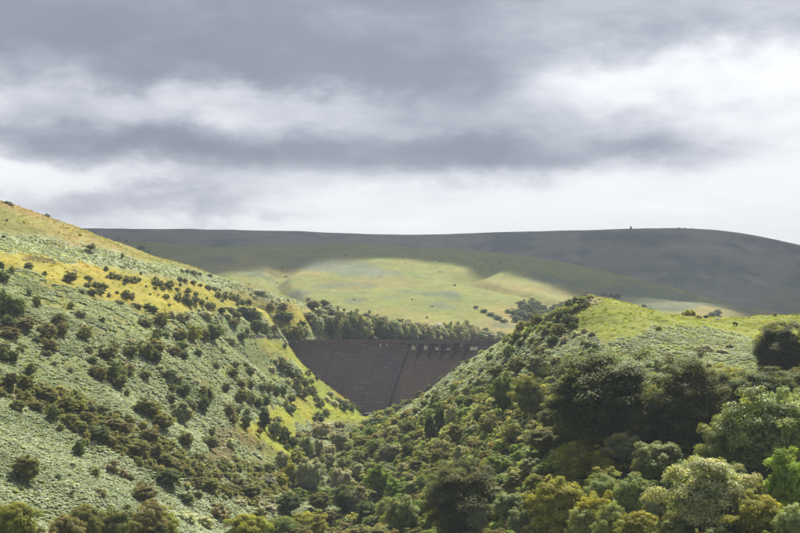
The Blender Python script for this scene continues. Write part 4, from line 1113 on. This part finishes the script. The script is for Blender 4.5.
def box(name, x0, x1, y0, y1, z0, z1, mat, parent):
    v = [(x, y, z) for z in (z0, z1) for y in (y0, y1) for x in (x0, x1)]
    return obj(name, pydata(name, v, [(0, 2, 3, 1), (4, 5, 7, 6), (0, 1, 5, 4), (2, 6, 7, 3), (0, 4, 6, 2), (1, 3, 7, 5)]), mat, parent)
def shed():
    x, D, z = ground_at(439, 327)
    r = empty('cottage', (x, D, z), .25)
    top = 3.4
    WALL = simple_mat('pale_render', (.5, .48, .44), .9, .2, .12, 1)
    box('wall', -1.9, 1.9, -1.6, 1.6, -1, top - 1.3, WALL, r)
    me = pydata('roof', [(-2.1, -1.9, top - 1.35), (2.1, -1.9, top - 1.35), (2.1, 1.9, top - 1.35), (-2.1, 1.9, top - 1.35), (-2.1, 0, top), (2.1, 0, top)], [(0, 1, 5, 4), (2, 3, 4, 5), (0, 4, 3), (1, 2, 5), (0, 3, 2, 1)])
    obj('roof', me, simple_mat('pale_roofing', (.28, .28, .28), .7, .3, .1, 1), r)
    box('door', -.6, .6, -1.66, -1.58, -.5, top - 2.0, simple_mat('door_paint', (.1, .13, .1), .6), r)
    tag(r, 'small building with pale roof among the trees behind the spillway', 'building')
shed()

def road_wall():
    M = simple_mat('field_stone', (.13, .115, .105), .95, .2, .4, 1.2, .6)
    r = empty('stone_wall', ground_at(262, 337))
    tag(r, 'low dark stone wall leading left from the dam crest road', 'wall')
    x0, y0, z0 = r.location
    us = np.linspace(250, 283, 15)
    P = [ground_at(float(q), 337.5) for q in us]
    for a, b in zip(P[:-1], P[1:]):
        v = []
        dx, dy = b[0] - a[0], b[1] - a[1]
        L = math.hypot(dx, dy); nx, ny = -dy / L * .35, dx / L * .35
        for p in (a, b):
            for s, h in ((-1, -.6), (1, -.6), (1, 1.25), (-1, 1.25)):
                v.append((p[0] + s * nx - x0, p[1] + s * ny - y0, p[2] + h + random.uniform(-.06, .06) - z0))
        obj('wall_length', pydata('wall_length', v, [(0, 1, 2, 3), (7, 6, 5, 4), (0, 4, 5, 1), (1, 5, 6, 2), (2, 6, 7, 3), (3, 7, 4, 0)]), M, r)
road_wall()

# ---------------------------------------------------------------- clouds over the moor (they shade the far ridge)
def cloud_material():
    m = bpy.data.materials.new('cloud_vapour')
    m.use_nodes = True
    k = NT(m.node_tree)
    out = k.n('ShaderNodeOutputMaterial')
    at = k.n('ShaderNodeAttribute', attribute_name='edge')
    geo = k.n('ShaderNodeNewGeometry').outputs['Position']
    n = k.noise(geo, .0035, 5, .6)
    f = k.ss(k.m('ADD', at.outputs['Fac'], k.m('MULTIPLY', k.m('SUBTRACT', n, .5), .5)), .25, .45)
    df = k.n('ShaderNodeBsdfDiffuse'); df.inputs[0].default_value = (.8, .8, .82, 1)
    tr = k.n('ShaderNodeBsdfTranslucent'); tr.inputs[0].default_value = (.8, .8, .82, 1)
    m1 = k.n('ShaderNodeMixShader'); m1.inputs[0].default_value = .35
    k.t.links.new(df.outputs[0], m1.inputs[1]); k.t.links.new(tr.outputs[0], m1.inputs[2])
    tp = k.n('ShaderNodeBsdfTransparent')
    m2 = k.n('ShaderNodeMixShader'); k.set(m2.inputs[0], f)
    k.t.links.new(tp.outputs[0], m2.inputs[1]); k.t.links.new(m1.outputs[0], m2.inputs[2])
    k.t.links.new(m2.outputs[0], out.inputs[0])
    return m
M_CLOUD = cloud_material()
CLOUD_Z = 1950.0
def cloud(outline, zref, seed):
    """outline: footprint of the shade on the ground (x, y); the cloud hangs on the line from there to the sun"""
    P = np.array(outline, float)
    off = np.array([SV.x, SV.y]) * ((CLOUD_Z - zref) / SV.z)
    P = P + off
    x0, y0 = P.min(0) - 150; x1, y1 = P.max(0) + 150
    nx, ny = 70, 50
    X, Y = np.meshgrid(np.linspace(x0, x1, nx), np.linspace(y0, y1, ny))
    # signed distance to the outline
    ins = inpoly(X, Y, P)
    dist = np.full(X.shape, 1e9)
    for i in range(len(P)):
        a, b = P[i], P[(i + 1) % len(P)]
        ab = b - a
        t = np.clip(((X - a[0]) * ab[0] + (Y - a[1]) * ab[1]) / (ab @ ab), 0, 1)
        dist = np.minimum(dist, np.hypot(X - a[0] - t * ab[0], Y - a[1] - t * ab[1]))
    sd = np.where(ins, dist, -dist)
    edge = np.clip(.35 + sd / 320, 0, 1)
    th = 260 * np.sqrt(np.clip(edge, 0, 1)) * (.5 + fbm(X / 400, Y / 400, 4, seed))
    top = CLOUD_Z + th; bot = CLOUD_Z - 60 * edge * fbm(X / 250, Y / 250, 3, seed + 4) - .5
    n = nx * ny
    v = np.r_[np.c_[X.ravel(), Y.ravel(), bot.ravel()], np.c_[X.ravel(), Y.ravel(), top.ravel()]]
    j, i = np.meshgrid(np.arange(ny - 1), np.arange(nx - 1), indexing='ij')
    a = (j * nx + i).ravel()
    q = np.stack([a, a + nx, a + nx + 1, a + 1], -1); r = np.stack([a, a + 1, a + nx + 1, a + nx], -1) + n
    me = pydata('cloud', v, np.r_[q, r].tolist())
    at = me.attributes.new('edge', 'FLOAT', 'POINT'); at.data.foreach_set('value', np.r_[edge.ravel(), edge.ravel()].astype(np.float32))
    for p in me.polygons: p.use_smooth = True
    tag(obj('cloud', me, M_CLOUD), kind='stuff')
def sh(u, D): return ((u - 400) / F * D, D)
cloud([sh(-700, 1900), sh(-100, 1500), sh(60, 1250), sh(120, 1150), sh(190, 1300), sh(235, 1600), sh(300, 1800), sh(400, 1860), sh(500, 1830), sh(575, 1760), sh(630, 1600), sh(655, 1430), sh(665, 1500), sh(690, 1720), sh(735, 1720), sh(790, 1480), sh(850, 1150), sh(1000, 1050), sh(1500, 1500), sh(1500, 4300), sh(-700, 4300)], 150, 5)

# ---------------------------------------------------------------- hazy air
def haze():
    me = bpy.data.meshes.new('haze')
    bm = bmesh.new(); bmesh.ops.create_cube(bm, size=1.0); bm.to_mesh(me); bm.free()
    m = bpy.data.materials.new('moist_air'); m.use_nodes = True
    k = NT(m.node_tree)
    out = k.n('ShaderNodeOutputMaterial')
    pv = k.n('ShaderNodeVolumePrincipled')
    pv.inputs['Color'].default_value = (.74, .85, 1.0, 1)
    pv.inputs['Density'].default_value = HAZE
    pv.inputs['Anisotropy'].default_value = 0.0
    k.t.links.new(pv.outputs[0], out.inputs['Volume'])
    o = obj('haze', me, m)
    z0, z1 = float(GZ.min()) - 3, float(GZ.max()) + 40
    x = float(np.abs(GX).max()) + 50
    o.scale = (2 * x, 4400 + 100, z1 - z0); o.location = (0, 4500 / 2 - 100, (z0 + z1) / 2)
    tag(o, kind='stuff')
HAZE = 9.5e-5
haze()
